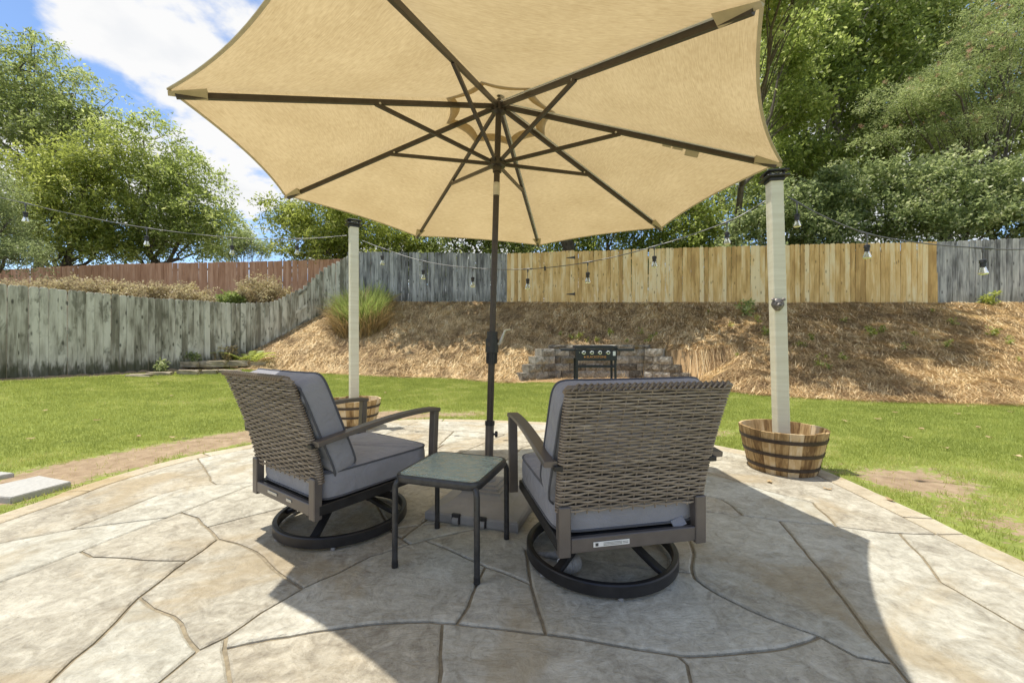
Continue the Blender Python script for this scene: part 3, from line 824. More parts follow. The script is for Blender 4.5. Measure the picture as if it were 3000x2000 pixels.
fence('picket_fence', BF, M['fence_grey'], 'old grey board fence on top of the bank behind the tall grass clump', 'fence', s0=0, s1=sA, wob=.03)
fence('picket_fence', BF, M['fence_new'], 'new yellow pine board fence on top of the bank', 'fence', s0=sA, s1=sB, skip=(sG0, sG1))
fence('picket_fence', BF, M['fence_grey'], 'old grey board fence continuing past the new pine boards', 'fence', s0=sB)
# gate between the new boards
def gate():
    g0 = [float(np.interp(sG0, S_bf, BFa[:, k])) for k in range(4)]; g1 = [float(np.interp(sG1, S_bf, BFa[:, k])) for k in range(4)]
    ang = math.atan2(g1[1]-g0[1], g1[0]-g0[0]); W = math.hypot(g1[0]-g0[0], g1[1]-g0[1])
    t = thing('gate', (g0[0], g0[1], g0[2]), 'pine board gate with black strap hinges and latch set into the new fence', 'gate', ang)
    n = 7; w = (W-.03)/n; h = g0[3]-g0[2]+.06; me = board_mesh(h, w-.004, .028, M['fence_new'])
    for i in range(n): inst('board', me, t, (.015+w*(i+.5), float(rng.uniform(-.004, .004)), -.055+float(rng.uniform(-.008, .008))))
    for z in (.35, h-.35): MB().box((W/2, .03, z), (W-.06, .04, .09)).build('rail', M['fence_new'], t)
    for py in (757, 864):
        z = CAMH-(py-CY)/F*g1[1]-g1[2]
        hg = MB(); hg.prism([(W-.30, z-.012), (W-.02, z-.04), (W-.02, z+.04), (W-.30, z+.012)], 0, .006, Matrix(((1, 0, 0, 0), (0, 0, -1, -.010), (0, 1, 0, 0), (0, 0, 0, 1))))
        o = hg.build('hinge', M['black'], t)
        MB().tube([(W-.005, -.02, z-.06), (W-.005, -.02, z+.06)], .012, 8).build('hinge_pin', M['black'], o)
    zl = CAMH-(787-CY)/F*g0[1]-g0[2]
    MB().box((.05, -.022, zl), (.05, .02, .16), .004).box((.03, -.04, zl+.02), (.02, .03, .03), .004).build('latch', M['black'], t)
gate()
RF = [(-26.5, 19.6, 2.6, 4.30), (-24.3, 19.0, 2.60, 4.46), (-17.5, 17.6, 2.62, 4.46), (-11.0, 16.9, 2.62, 4.42), (-7.0, 16.5, 2.62, 4.46), (-5.2, 16.3, 2.6, 4.5)]
fence('picket_fence', RF, M['fence_red'], 'reddish brown stained fence on higher ground behind the copper shrubs', 'fence', width=.14, gap=.0005, ear=.02, wob=.004)

# ------------------------------------------------------------------ retaining wall with its grill bay
def rough_block(L, D, H, seed):
    r = np.random.default_rng(seed); nx_, nz_ = 5, 3; mb = MB()
    def fr(u, v):
        e = min(u, 1-u, v, 1-v); j = 0 if e <= 0 else 1
        return ((u-.5)*L, -D/2-(.012+.018*r.random())*j, (v-.5)*H)
    mb.grid(fr, nx_, nz_)
    x, y, z = L/2, D/2, H/2
    mb.add([(-x, -y, -z), (x, -y, -z), (x, y, -z), (-x, y, -z), (-x, -y, z), (x, -y, z), (x, y, z), (-x, y, z)], [(3, 2, 1, 0), (4, 5, 6, 7), (1, 2, 6, 5), (2, 3, 7, 6), (3, 0, 4, 7)])
    return mb.mesh('block', M['block'])
BL, BD, BH = .452, .28, .197
bvar = [rough_block(BL, BD, BH, s) for s in range(5)]; bhalf = [rough_block(.226, BD, BH, s+9) for s in range(3)]; cvar = [rough_block(.452, .31, .098, s+20) for s in range(3)]
wall = thing('retaining_wall', (2.33, WALLN, .06), 'U shaped retaining wall of mossy grey split blocks stepping down at both ends', 'wall')
x0, x1 = -1.24, 1.26
for c in range(4):
    z = .10+c*.2; x = x0+(0 if c % 2 else -.226)
    while x < x1+.1:
        inst('block', bvar[int(rng.integers(5))], wall, (x+BL/2, BD/2+.006*c+float(rng.uniform(-.006, .006)), z), (0, 0, float(rng.normal(0, .008)))); x += BL+.006
x = x0-.1
while x < x1+.1:
    inst('cap_block', cvar[int(rng.integers(3))], wall, (x+BL/2, BD/2+.01, .10+3*.2+.1+.05), (0, 0, float(rng.normal(0, .01)))); x += BL+.005
for sd, px_ in ((-1, x0), (1, x1)):
    dirv = Vector((sd*.80, -.60, 0)); ang = math.atan2(dirv.y, dirv.x)
    for c in range(4):
        s_end = [1.16, .94, .72, .50][c]
        while s_end > .12:
            full = s_end > .30; L_ = BL if full else .226
            p = Vector((px_, .02, 0))+dirv*(s_end-L_/2); s_end -= L_+.006
            me = (bvar if full else bhalf)[int(rng.integers(3))]
            inst('block', me, wall, (p.x, p.y, .10+c*.2), (0, 0, (ang if sd > 0 else ang+math.pi)+float(rng.normal(0, .012))))
# ------------------------------------------------------------------ griddle
def griddle():
    Y = 9.4; X = (1747-CX)/F*9.2
    t = thing('griddle', (X, Y, float(terrain(X, Y))), 'black flat top gas griddle with four knobs and side shelves in the block bay', 'griddle', R(-2))
    W, D = .96, .52; m = M['steel_bk']
    MB().box((0, 0, .855), (W, D, .03), .004).box((0, -D/2+.006, .885), (W, .012, .05), .002).box((0, D/2-.006, .885), (W, .012, .06), .002).box((-W/2+.006, 0, .885), (.012, D-.03, .05), .002).box((W/2-.006, 0, .885), (.012, D-.03, .05), .002).build('cooktop', M['steel_bk'], t)
    fp = MB().box((0, -D/2+.03, .70), (W-.02, .04, .26), .008).build('front_panel', m, t)
    MB().box((0, .03, .72), (W-.08, D-.12, .20), .01).build('burner_box', m, t)
    for i in range(4):
        x = -.285+i*.185; z = .755
        k = MB().lathe([(.043, 0), (.043, .008), (.036, .014)], 20, Matrix.Translation((x, -D/2+.009, z)) @ Matrix.Rotation(R(90), 4, 'X')).build('knob', M['steel_lt'], fp, 30)
        MB().lathe([(.024, .0), (.022, .03), (.018, .034)], 16, Matrix.Translation((x, -D/2-.005, z)) @ Matrix.Rotation(R(90), 4, 'X')).build('knob_grip', m, fp, 30)
        MB().sweep([(x-.055, -D/2+.006, z), (x-.046, -D/2+.005, z)], [(-.004, -.01), (.004, -.01), (.004, .01), (-.004, .01)], up=(0, 0, 1)).build('dial_mark', M['steel_lt'], fp)
    MB().box((-.385, -D/2+.004, .757), (.018, .014, .018), .003).build('igniter', M['steel_lt'], fp)
    MB().box((.405, -D/2+.008, .735), (.06, .004, .10), .001).build('rating_plate', M['white'], fp)
    cu = bpy.data.curves.new('lettering', 'FONT'); cu.body = 'BLACKSTONE'; cu.size = .072; cu.align_x = 'CENTER'; cu.align_y = 'CENTER'; cu.extrude = .001
    tmp = bpy.data.objects.new('tmp', cu); COL.objects.link(tmp); bpy.context.view_layer.update()
    me = bpy.data.meshes.new_from_object(tmp.evaluated_get(bpy.context.evaluated_depsgraph_get())); bpy.data.objects.remove(tmp)
    me.materials.clear(); me.materials.append(M['orange']); me.name = 'lettering'
    inst('lettering', me, fp, (0.0, -D/2+.008, .655), (R(90), 0, 0))
    MB().box((-.265, -D/2+.009, .655), (.035, .003, .03), .001).build('emblem', M['orange'], fp)
    for sx in(-1, 1):
        for sy in(-1, 1):
            lg = MB().box((sx*(W/2-.04), sy*(D/2-.05), .345), (.05, .04, .55), .004).build('leg', m, t)
            MB().tube([(sx*(W/2-.04)-.012, sy*(D/2-.05), .035), (sx*(W/2-.04)+.012, sy*(D/2-.05), .035)], .035, 14).box((sx*(W/2-.04), sy*(D/2-.05), .06), (.03, .03, .03)).build('caster', M['steel_lt'] if sx > 0 else M['black'], lg)
    for sx, w in((-1, .33), (1, .38)):
        MB().box((sx*(W/2+w/2+.005), -.02, .835), (w, D*.8, .03), .006).box((sx*(W/2+w/2+.005), -.02-D*.4, .815), (w, .012, .05), .002).build('side_shelf', m, t)
    MB().box((0, 0, .42), (W-.10, D-.08, .02), .004).box((0, -D/2+.05, .44), (W-.10, .02, .03), .003).tube([(-W/2+.05, -D/2+.08, .455), (W/2-.06, -D/2+.08, .455)], .012, 8).build('bottom_shelf', m, t)
griddle()

# ------------------------------------------------------------------ parasol
UC = Vector((-.0997, 2.535, 2.046)); UR = 1.6
def rot2(ax, ay): return Matrix.Rotation(ax, 3, 'X') @ Matrix.Rotation(ay, 3, 'Y')
UROT = rot2(-.01256, .0337)
UBASE = Vector((-.155, 2.54, 0))
def parasol():
    t = thing('patio_umbrella', UBASE, 'large tan octagonal patio umbrella with bronze pole on a grey square base', 'umbrella')
    L = lambda v: Vector(v)-UBASE
    tips = [L(UC+UROT @ Vector((math.cos(3.690-k*math.pi/4), math.sin(3.690-k*math.pi/4), 0))*UR) for k in range(8)]
    apex = L((-.084, 2.535, 2.535)); p0 = Vector((0, 0, .03)); axis_ = (apex-p0).normalized()
    def pole(z): return p0+axis_*((z-p0.z)/axis_.z)
    capex = apex+Vector((0, 0, .045))
    def surf(k, s, tt, lift=0., scal=.034, sag=.022):
        a, b = tips[k], tips[(k+1) % 8]; q = 4*s*(1-s)
        te = tt*(1-scal*q*tt)
        e = a.lerp(b, s)+Vector((0, 0, .022))
        p = capex.lerp(e, te); p.z -= sag*q*tt*(1-.35*tt)
        p.z += lift
        return p
    for k in range(8):
        mb = MB(); nu, nv = 14, 16; uvs = []
        mb.grid(lambda u, v: surf(k, u, .185+.815*v-.02*(4*u*(1-u))*(1-v)), nu, nv)
        me = mb.mesh('canopy_panel', M['canopy'], 60)
        uvl = me.uv_layers.new(name='UVMap'); W_ = (tips[(k+1) % 8]-tips[k]).length
        for lp in me.loops:
            i = lp.vertex_index; u, v = (i % (nu+1))/nu, (i//(nu+1))/nv
            tt = .185+.815*v; uvl.data[lp.index].uv = ((u-.5)*W_*tt+k*3.3, tt*UR*.95+k*1.7)
        cp = inst('canopy_panel', me, t)
        MB().sweep([surf(k, u/16, 1.0)+Vector((0, 0, -.002)) for u in range(17)], [(-.006, -.002), (.006, -.002), (.006, .002), (-.006, .002)], up=(0, 0, 1)).build('hem', M['hem'], cp)
    # raised vent cap
    mb = MB()
    for k in range(8): mb.grid(lambda u, v: surf(k, u, max(.004, .224*v+.016*(4*u*(1-u))*v*-1), lift=.030*(1-.1*v), sag=.05), 8, 6)
    me = mb.mesh('vent_cap', M['canopy'], 60); uvl = me.uv_layers.new(name='UVMap')
    for lp in me.loops: c = me.vertices[lp.vertex_index].co; uvl.data[lp.index].uv = (c.x, c.y)
    inst('vent_cap', me, t)
    run = pole(2.182)
    for k in range(8):
        tip = tips[k]; d = tip-apex; out = Vector((d.x, d.y, 0)).normalized()
        r = MB().sweep([apex+out*.035+Vector((0, 0, -.004)), apex+d*.985+Vector((0, 0, -.004))], [(-.0085, -.014), (.0085, -.014), (.0085, .012), (-.0085, .012)], up=(0, 0, 1)).build('rib', M['bronze'], t)
        side = out.cross(Vector((0, 0, 1)))
        MB().sweep([apex+out*.05+side*.014+Vector((0, 0, .008)), apex+d*.97+side*.014+Vector((0, 0, .008))], [(-.006, -.001), (.006, -.001), (.006, .001), (-.006, .001)], up=(0, 0, 1)).build('rib_highlight', M['white'], r)  # pale strip painted in as the brighter, lit side of the rib
        at_ = apex+d*.452+Vector((0, 0, -.022))
        st = MB().sweep([run+out*.05+Vector((0, 0, .0)), at_+(at_-run).normalized()*.03], [(-.008, -.010), (.008, -.010), (.008, .010), (-.008, .010)], up=(0, 0, 1)).build('strut', M['bronze'], t)
        MB().lathe([(.006, -.014), (.006, .014)], 8, Matrix.Translation(at_+Vector((0, 0, .010))) @ Matrix.Rotation(R(90), 4, 'X')).build('rivet', M['silver'], st)
        # fabric pocket at the tip
        s2 = side*.042
        a = apex+d*.915+Vector((0, 0, -.004)); b = tip+Vector((0, 0, .006))
        v = [a+s2+Vector((0, 0, .012)), a-s2+Vector((0, 0, .012)), a+Vector((0, 0, -.020)), b+side*.012, b-side*.012, b+Vector((0, 0, -.014))]
        MB().add(v, [(0, 2, 5, 3), (2, 1, 4, 5), (0, 3, 4, 1), (3, 5, 4), (0, 1, 2)]).build('tip_pocket', M['pocket'], t)
    z8 = Matrix.Translation(apex) @ Matrix.Rotation(math.atan2(axis_.x, 1), 4, 'Y')
    MB().lathe([(.020, -.05), (.045, -.035), (.045, .012), (.03, .03), (.012, .05)], 16, z8).build('crown_hub', M['bronze'], t, 30)
    MB().lathe([(.016, .075), (.020, .09), (.024, .11), (.012, .13), (.004, .14)], 12, z8).build('finial', M['bronze'], t, 40)
    hub = MB().lathe([(.028, -.06), (.030, -.028), (.052, -.024), (.056, .006), (.048, .020), (.032, .026)], 20, Matrix.Translation(run)).build('runner_hub', M['bronze'], t, 30)
    MB().tube([pole(1.06), pole(2.535)], .0195, 18).build('upper_pole', M['bronze'], t, 40)
    MB().tube([pole(1.974), pole(2.054)], .0215, 18).build('tilt_joint', M['silver'], t, 40)
    MB().tube([pole(.50), pole(1.0)], .0215, 18).build('lower_pole', M['bronze'], t, 40)
    MB().tube([pole(1.066), pole(1.113)], .035, 20).build('collar', M['black'], t, 40)
    ch = MB().tube([pole(.98), pole(1.067)], .0415, 20).build('crank_housing', M['black'], t, 40)
    MB().lathe([(.012, 0), (.012, .004)], 14, Matrix.Translation(pole(1.032)+Vector((-.018, -.036, 0))) @ Matrix.Rotation(R(90), 4, 'X')).build('housing_screw', M['bronze'], ch, 30)
    c0 = pole(1.036)+Vector((.046, -.012, 0))
    MB().tube([c0-Vector((.02, 0, 0)), c0, c0+Vector((.008, -.005, .012)), c0+Vector((.036, -.006, .082)), c0+Vector((.040, -.006, .086)), c0+Vector((.072, -.006, .090))], [.008, .010, .010, .007, .007, .007], 8).build('crank_handle', M['silver'], ch, 40)
    lc = MB().tube([pole(.909), pole(.98)], .030, 20)
    for k in range(10):
        a = k*math.pi/5; o = Vector((math.cos(a), math.sin(a), 0))*.031
        lc.tube([pole(.912)+o, pole(.978)+o], .005, 6)
    lc.build('lower_collar', M['black'], t, 40)
    # base
    a = R(-17.2); rt2 = math.sqrt(2); prof = [(.280, 0), (.286, .010), (.286, .046), (.276, .056), (.235, .062), (.19, .076), (.15, .100), (.128, .122), (.124, .128), (.124, .142), (.105, .144), (.104, .158), (.084, .160), (.082, .172)]
    b = MB().lathe([(r*rt2, z) for r, z in prof], 4, Matrix.Rotation(a, 4, 'Z'), a0=R(45)).build('base', M['basepl'], t)
    Ma = Matrix.Rotation(a, 4, 'Z')
    for x in(-.085, .075):
        MB().box((x, -.285, .035), (.052, .02, .06), .004, Ma).build('wheel_notch', M['black'], b)
        MB().tube([Ma @ Vector((x-.018, -.284, .024)), Ma @ Vector((x+.018, -.284, .024))], .024, 16).build('wheel', M['basepl'], b, 40)
    MB().lathe([(.055, .168), (.050, .186), (.034, .192)], 20, Matrix.Translation(pole(0)-Vector((pole(0).x, pole(0).y, 0)))).build('base_ring', M['basepl'], b, 30)
    MB().tube([pole(.17), pole(.525)], .0275, 20).build('sleeve', M['frame'], t, 40)
    MB().tube([pole(.520), pole(.545)], .031, 20).build('sleeve_collar', M['black'], t, 40)
    kp = pole(.462)
    MB().tube([kp+Vector((.02, 0, 0)), kp+Vector((.036, 0, 0))], .007, 8).lathe([(.017, -.008), (.02, -.004), (.02, .006), (.014, .010)], 8, Matrix.Translation(kp+Vector((.042, 0, 0))) @ Matrix.Rotation(R(90), 4, 'Y')).build('clamp_knob', M['black'], t, 30)
    # care labels under the canopy
    k = 5; a_, d = apex, tips[5]-apex; sd = -Vector((d.x, d.y, 0)).normalized().cross(Vector((0, 0, 1)))
    for f0, f1, w in((.70, .745, .03), (.655, .69, .012), (.62, .65, .01)):
        P = [apex+d*f+sd*s_+Vector((0, 0, -.004-.15*s_)) for f, s_ in((f0, .02), (f1, .02), (f1, .02+w*2), (f0, .02+w*2))]
        MB().add(P+[p+Vector((0, 0, .002)) for p in P], [(0, 1, 2, 3), (7, 6, 5, 4), (0, 4, 5, 1), (1, 5, 6, 2), (2, 6, 7, 3), (3, 7, 4, 0)]).build('care_label', M['pocket'], t)
parasol()

# ------------------------------------------------------------------ side table
def side_table():
    t = thing('side_table', (-.287, 1.995, 0), 'small square side table with rippled glass top between the two chairs', 'table', R(-17.5))
    def rsq(h, r, n=7):
        P = []
        for cx, cy, a0 in((1, 1, 0), (-1, 1, 90), (-1, -1, 180), (1, -1, 270)):
            for k in range(n): a = R(a0+90*k/(n-1)); P.append((cx*(h-r)+r*math.cos(a), cy*(h-r)+r*math.sin(a)))
        return P
    H = .216
    MB().sweep([(x, y, .415) for x, y in rsq(H-.008, .05)], [(-.008, -.017), (.004, -.017), (.008, -.012), (.008, .012), (.004, .017), (-.008, .017)], up=(0, 0, 1), closed=True).build('frame', M['tablem'], t, 40)
    MB().sweep([(x, y, .424) for x, y in rsq(H-.024, .04)], [(-.010, -.003), (.010, -.003), (.010, .003), (-.010, .003)], up=(0, 0, 1), closed=True).build('glass_seat', M['tablem'], t)
    MB().prism(rsq(H-.017, .042), .4275, .4325).build('glass_top', M['tglass'], t)
    for sx in(-1, 1):
        for sy in(-1, 1):
            P = [(sx*.178, sy*.178, .408), (sx*.19, sy*.19, .405), (sx*.200, sy*.200, .395), (sx*.205, sy*.205, .375), (sx*.206, sy*.206, .02)]
            l = MB().tube(P, .0138, 12).build('leg', M['tablem'], t, 40)
            MB().tube([(sx*.206, sy*.206, .0), (sx*.206, sy*.206, .03)], .0150, 12).build('foot', M['black'], l, 40)
side_table()

# ------------------------------------------------------------------ swivel chairs
def superrect(n, hx, hy, p=7.0):
    out = []
    for k in range(n):
        a = 2*math.pi*k/n; c, s = math.cos(a), math.sin(a)
        out.append((hx*math.copysign(abs(c)**(2/p), c), hy*math.copysign(abs(s)**(2/p), s)))
    return out
def cushion_mesh(hx, hy, T, puff, name, mat, rg, p=7.0, wr=.004, ears=0.):
    """boxed cushion lying in xy, thickness T in z, crowned faces and slightly bowed sides"""
    n = 72; rings = []; r = np.random.default_rng(rg)
    prof = [(.0, T/2+puff), (.25, T/2+puff*.95), (.5, T/2+puff*.80), (.72, T/2+puff*.55), (.87, T/2+puff*.30), (.955, T/2+puff*.10), (1.0, T/2-.003), (1.012, T/4), (1.016, 0), (1.012, -T/4), (1.0, -T/2+.003), (.95, -T/2-puff*.1), (.8, -T/2-puff*.4), (.5, -T/2-puff*.8), (0., -T/2-puff)]
    v = []; f = []
    rect = superrect(n, 1, 1, p)
    ph = r.uniform(0, 6, 8)
    for s, z in prof:
        for k, (x, y) in enumerate(rect):
            # inner rings become rounder
            q = p if s > .9 else 2+(p-2)*s
            w = wr*(math.sin(9*x+ph[0]+3*y)+math.sin(13*y+ph[1])+math.sin(17*(x-y)+ph[2]))*(.3+s*.7)
            ear = ears*(abs(x)**5)*max(0., y*s)
            v.append((x*hx*s, y*hy*s+ear, z+w*(1 if z > 0 else .3)))
    m = len(prof)
    for i in range(m-1):
        for k in range(n): f.append((i*n+k, (i+1)*n+k, (i+1)*n+(k+1) % n, i*n+(k+1) % n))
    mb = MB().add(v, f); me = mb.mesh(name, mat, 50)
    bm = bmesh.new(); bm.from_mesh(me); bmesh.ops.remove_doubles(bm, verts=bm.verts, dist=.0005); bm.to_mesh(me); bm.free()
    me.polygons.foreach_set('use_smooth', [True]*len(me.polygons)); me.set_sharp_from_angle(angle=R(55))
    return me, [(x*hx*1.003, y*hy*1.003+ears*(abs(x)**5)*max(0., y)) for x, y in rect]
def back_y(z): return -.335-.158*max(0, (z-.369)/.518)**1.35
def make_chair(loc, ang, label):
    t = thing('swivel_chair', loc, label, 'chair', ang, 'wicker swivel chairs')
    fm, rm = M['frame'], M['ringm']
    rect = lambda a, b: [(-a, -b), (a, -b), (a, b), (-a, b)]
    crect = lambda a, b, c: [(-a+c, -b), (a-c, -b), (a, -b+c), (a, b-c), (a-c, b), (-a+c, b), (-a, b-c), (-a, -b+c)]
    # swivel base
    ring = MB().sweep([(.347*math.cos(2*math.pi*k/64), .347*math.sin(2*math.pi*k/64), .040) for k in range(64)], crect(.0145, .027, .005), up=(0, 0, 1), closed=True).build('ring_base', rm, t, 40)
    for k in range(6):
        a = R(20+60*k); MB().lathe([(.011, 0), (.013, .004), (.011, .016)], 10, Matrix.Translation((.347*math.cos(a), .347*math.sin(a), 0))).build('glide', M['basepl'], ring)
    for k in range(4):
        a = R(32+90*k); c, s = math.cos(a), math.sin(a)
        P = [(r*c, r*s, z) for r, z in((.338, .045), (.30, .058), (.24, .088), (.17, .128), (.10, .155), (.03, .165))]
        MB().sweep(P, crect(.021, .011, .004), up=(0, 0, 1)).build('spoke', rm, t, 40)
    MB().lathe([(.03, .118), (.048, .126), (.052, .15), (.05, .19), (.075, .194), (.075, .204)], 20).build('swivel_hub', rm, t, 40)
    mech = MB().box((0, 0, .208), (.34, .30, .012), .003).box((-.12, 0, .198), (.03, .30, .02), .003).box((.12, 0, .198), (.03, .30, .02), .003).build('rocker_plate', rm, t)
    for sx in(-1, 1):
        pts = [(sx*.14+.016*math.cos(i*.9), .12+.016*math.sin(i*.9), .165+.0011*i) for i in range(40)]
        MB().tube(pts, .003, 5).build('spring', M['silver'], mech, 40)
    # seat frame, legs, arms
    sf = MB()
    for sx in(-1, 1): sf.box((sx*.312, .02, .242), (.03, .70, .05), .004)
    sf.box((0, .365, .242), (.594, .03, .05), .004).box((0, 0, .228), (.594, .035, .02), .003).box((0, .18, .228), (.594, .035, .02), .003).box((0, -.18, .228), (.594, .035, .02), .003)
    sf.build('seat_frame', rm, t)
    for sx in(-1, 1):
        MB().box((sx*.300, -.333, .30), (.050, .042, .20), .004).build('rear_leg', fm, t)
        MB().sweep([(sx*.361, .366, .205), (sx*.361, .372, .42), (sx*.361, .383, .628)], crect(.024, .019, .004), up=(0, 1, 0)).build('front_post', fm, t, 40)
        P = [(sx*(.361+.003*u), .402-.770*u, .636+.022*math.sin(min(1, u*1.25)*math.pi*.72)*(1-u)-.060*u**1.6) for u in [i/18 for i in range(19)]]
        P[0] = (sx*.361, .408, .630)
        am = MB().sweep(P, crect(.0275, .012, .004), up=(0, 0, 1)).build('armrest', fm, t, 40)
        MB().box((sx*.335, -.372, .562), (.035, .02, .02), .002).build('arm_bracket', rm, am)
    rail = MB().box((0, -.338, .243), (.548, .026, .058), .003).build('rear_rail', fm, t)
    # woven back
    wb = MB()
    for i in range(13):
        x = -.30+.05*i; wb.tube([(x, back_y(z)+.004, z) for z in [.36+.0525*k for k in range(11)]], .0035, 5)
    wk = wb.build('woven_back', M['wicker'], t, 40)
    MB().grid(lambda u, v: ((u-.5)*.62, back_y(.38+.49*v)+.020, .38+.49*v), 2, 8).grid(lambda u, v: ((.5-u)*.62, back_y(.38+.49*v)+.026, .38+.49*v), 2, 8).build('gap_shade_sheet', M['black'], wk)  # added black sheet, paints the shade seen through the weave gaps
    MB().box((0, .02, .262), (.59, .66, .010)).build('seat_deck', M['black'], t)
    for sx in(-1, 1): MB().tube([(sx*(.312+.012*(z-.369)/.5), back_y(z)+.017, z) for z in [.362+.0525*k for k in range(11)]], .0125, 8).build('side_rim', M['wicker'], wk, 60)
    NR = 42
    for r in range(NR):
        v = (r+.5)/NR; z = .369+.505*v; w = .326+.012*v; y0 = back_y(z); P = []
        P += [(-w+.05, y0+.040, z), (-w+.014, y0+.040, z), (-w+.002, y0+.030, z), (-w-.003, y0+.016, z), (-w+.002, y0+.004, z)]
        n = 44
        for k in range(n+1):
            x = (-w+.01)+2*(w-.01)*k/n
            P.append((x, y0-.002+.0058*math.cos(math.pi*(x+.3)/.05+math.pi*r), z+.0012*math.sin(17*x+r*1.7)))
        P += [(w-.002, y0+.004, z), (w+.003, y0+.016, z), (w-.002, y0+.030, z), (w-.014, y0+.040, z), (w-.05, y0+.040, z)]
        sec = [(.0030*math.cos(2*math.pi*k/6), .0043*math.sin(2*math.pi*k/6)) for k in range(6)]
        MB().sweep(P, sec, up=(0, 0, 1)).build('wicker_strand', M['wicker'], wk, 60)
    # braided top rim: overlapping wraps
    wr = .326+.014; z = .884; rim = MB()
    yy = back_y(z)
    rim.tube([(-wr, yy+.030, z-.018), (-wr+.004, yy+.012, z-.004), (-wr+.02, yy+.008, z)]+[(-wr+.02+(2*wr-.04)*k/10, yy+.008, z) for k in range(1, 10)]+[(wr-.02, yy+.008, z), (wr-.004, yy+.012, z-.004), (wr, yy+.030, z-.018)], .009, 8)
    for k in range(26):
        x = -wr+.015+(2*wr-.04)*k/26
        rim.sweep([(x, yy-.004, z-.010), (x+.012, yy-.006, z+.002), (x+.026, yy+.006, z+.011), (x+.042, yy+.020, z+.004), (x+.05, yy+.024, z-.010)], [(-.006, -.0025), (.006, -.0025), (.0075, 0), (.006, .0025), (-.006, .0025), (-.0075, 0)])
    rim.build('top_rim', M['wicker'], wk, 50)
    # cushions
    me, rim_ = cushion_mesh(.322, .345, .130, .024, 'seat_cushion', M['cushion'], 3, 9.0)
    sc = inst('seat_cushion', me, t, (0, .035, .345))
    for zz in(.0625, -.0625): MB().tube([(x, y, zz) for x, y in rim_], .0055, 6, closed=True).build('piping', M['piping'], sc, 60)
    me, rim_ = cushion_mesh(.338, .262, .125, .034, 'back_cushion', M['cushion'], 5, 9.0, .0055, .020)
    Mb = Matrix.Rotation(R(106), 4, 'X')
    bc = inst('back_cushion', me, t, (-.006, -.282, .628)); bc.rotation_euler = (R(112), 0, R(1.5))
    for zz in(.0605, -.0605): MB().tube([(x, y, zz) for x, y in rim_], .0055, 6, closed=True).build('piping', M['piping'], bc, 60)
    return t, rail, wk, sc
RC_A, LC_A = R(11.32), R(-35.07)
rc, rrail, _, rsc = make_chair((.433, 1.970, 0), RC_A, 'wicker swivel chair with a white paper label on its rear rail, back to the glass table right side')
rc['label'] = 'wicker swivel chair with a white paper label stuck on its rear rail'
lc, lrail, _, _ = make_chair((-.993, 2.354, 0), LC_A, 'wicker swivel chair turned sideways with two small plates on its rear rail')
MB().box((-.105, -.3535, .243), (.155, .0015, .020)).build('paper_label', M['white'], rrail)
MB().box((-.168, -.355, .243), (.012, .001, .012)).build('label_print', M['ink'], rrail)
for k in range(3): MB().box((-.10, -.355, .238+.005*k), (.08, .001, .0012)).build('label_print', M['ink'], rrail)
for k in range(2): MB().box((-.045, -.355, .240+.006*k), (.024, .001, .0014)).build('label_print', M['ink'], rrail)
for x, w in((-.09, .10), (.085, .05)): MB().box((x, -.3535, .248), (w, .0025, .014), .0008).build('metal_plate', M['silver'], lrail)
MB().box((0, 0, 0), (.062, .004, .036), .0015).build('cushion_tag', M['cushion'], rsc, None, (.215, -.357, -.062), (R(-35), R(-16), R(6)))

# ------------------------------------------------------------------ cast ornament under the right chair
def ornament():
    # small cast creature: ribbed rounded body, ring eye, curled ribbed tail
    t = thing('garden_ornament', (.262, 1.805, 0), 'grey ribbed cast critter ornament with a ring eye under a wicker chair', 'ornament', R(12))
    path = []; rad = []
    pts = [(-.065, -.002, .026), (-.045, -.002, .036), (-.015, 0, .040), (.02, .008, .038), (.042, .045, .030), (.028, .092, .024), (-.012, .128, .020), (-.062, .152, .015), (-.10, .185, .010)]
    rr = [.010, .026, .036, .037, .029, .023, .019, .014, .007]
    n = 90
    for i in range(n+1):
        u = i/n*(len(pts)-1); k = min(int(u), len(pts)-2); f = u-k
        p = Vector(pts[k]).lerp(Vector(pts[k+1]), f); r = rr[k]*(1-f)+rr[k+1]*f
        rib = 1+.06*math.sin(i*1.45) if i > 16 else 1
        path.append(p); rad.append(r*rib)
    body = MB().tube(path, rad, 18).build('body', M['ornament'], t, 60)
    for s in(-1, 1):
        c = Vector((-.040, s*.024, .050))
        MB().tube([c+Vector((.010*math.cos(a), s*.002, .010*math.sin(a))) for a in [k*math.pi/6 for k in range(12)]], .0028, 6, closed=True).build('eye', M['white'], body, 60)
ornament()

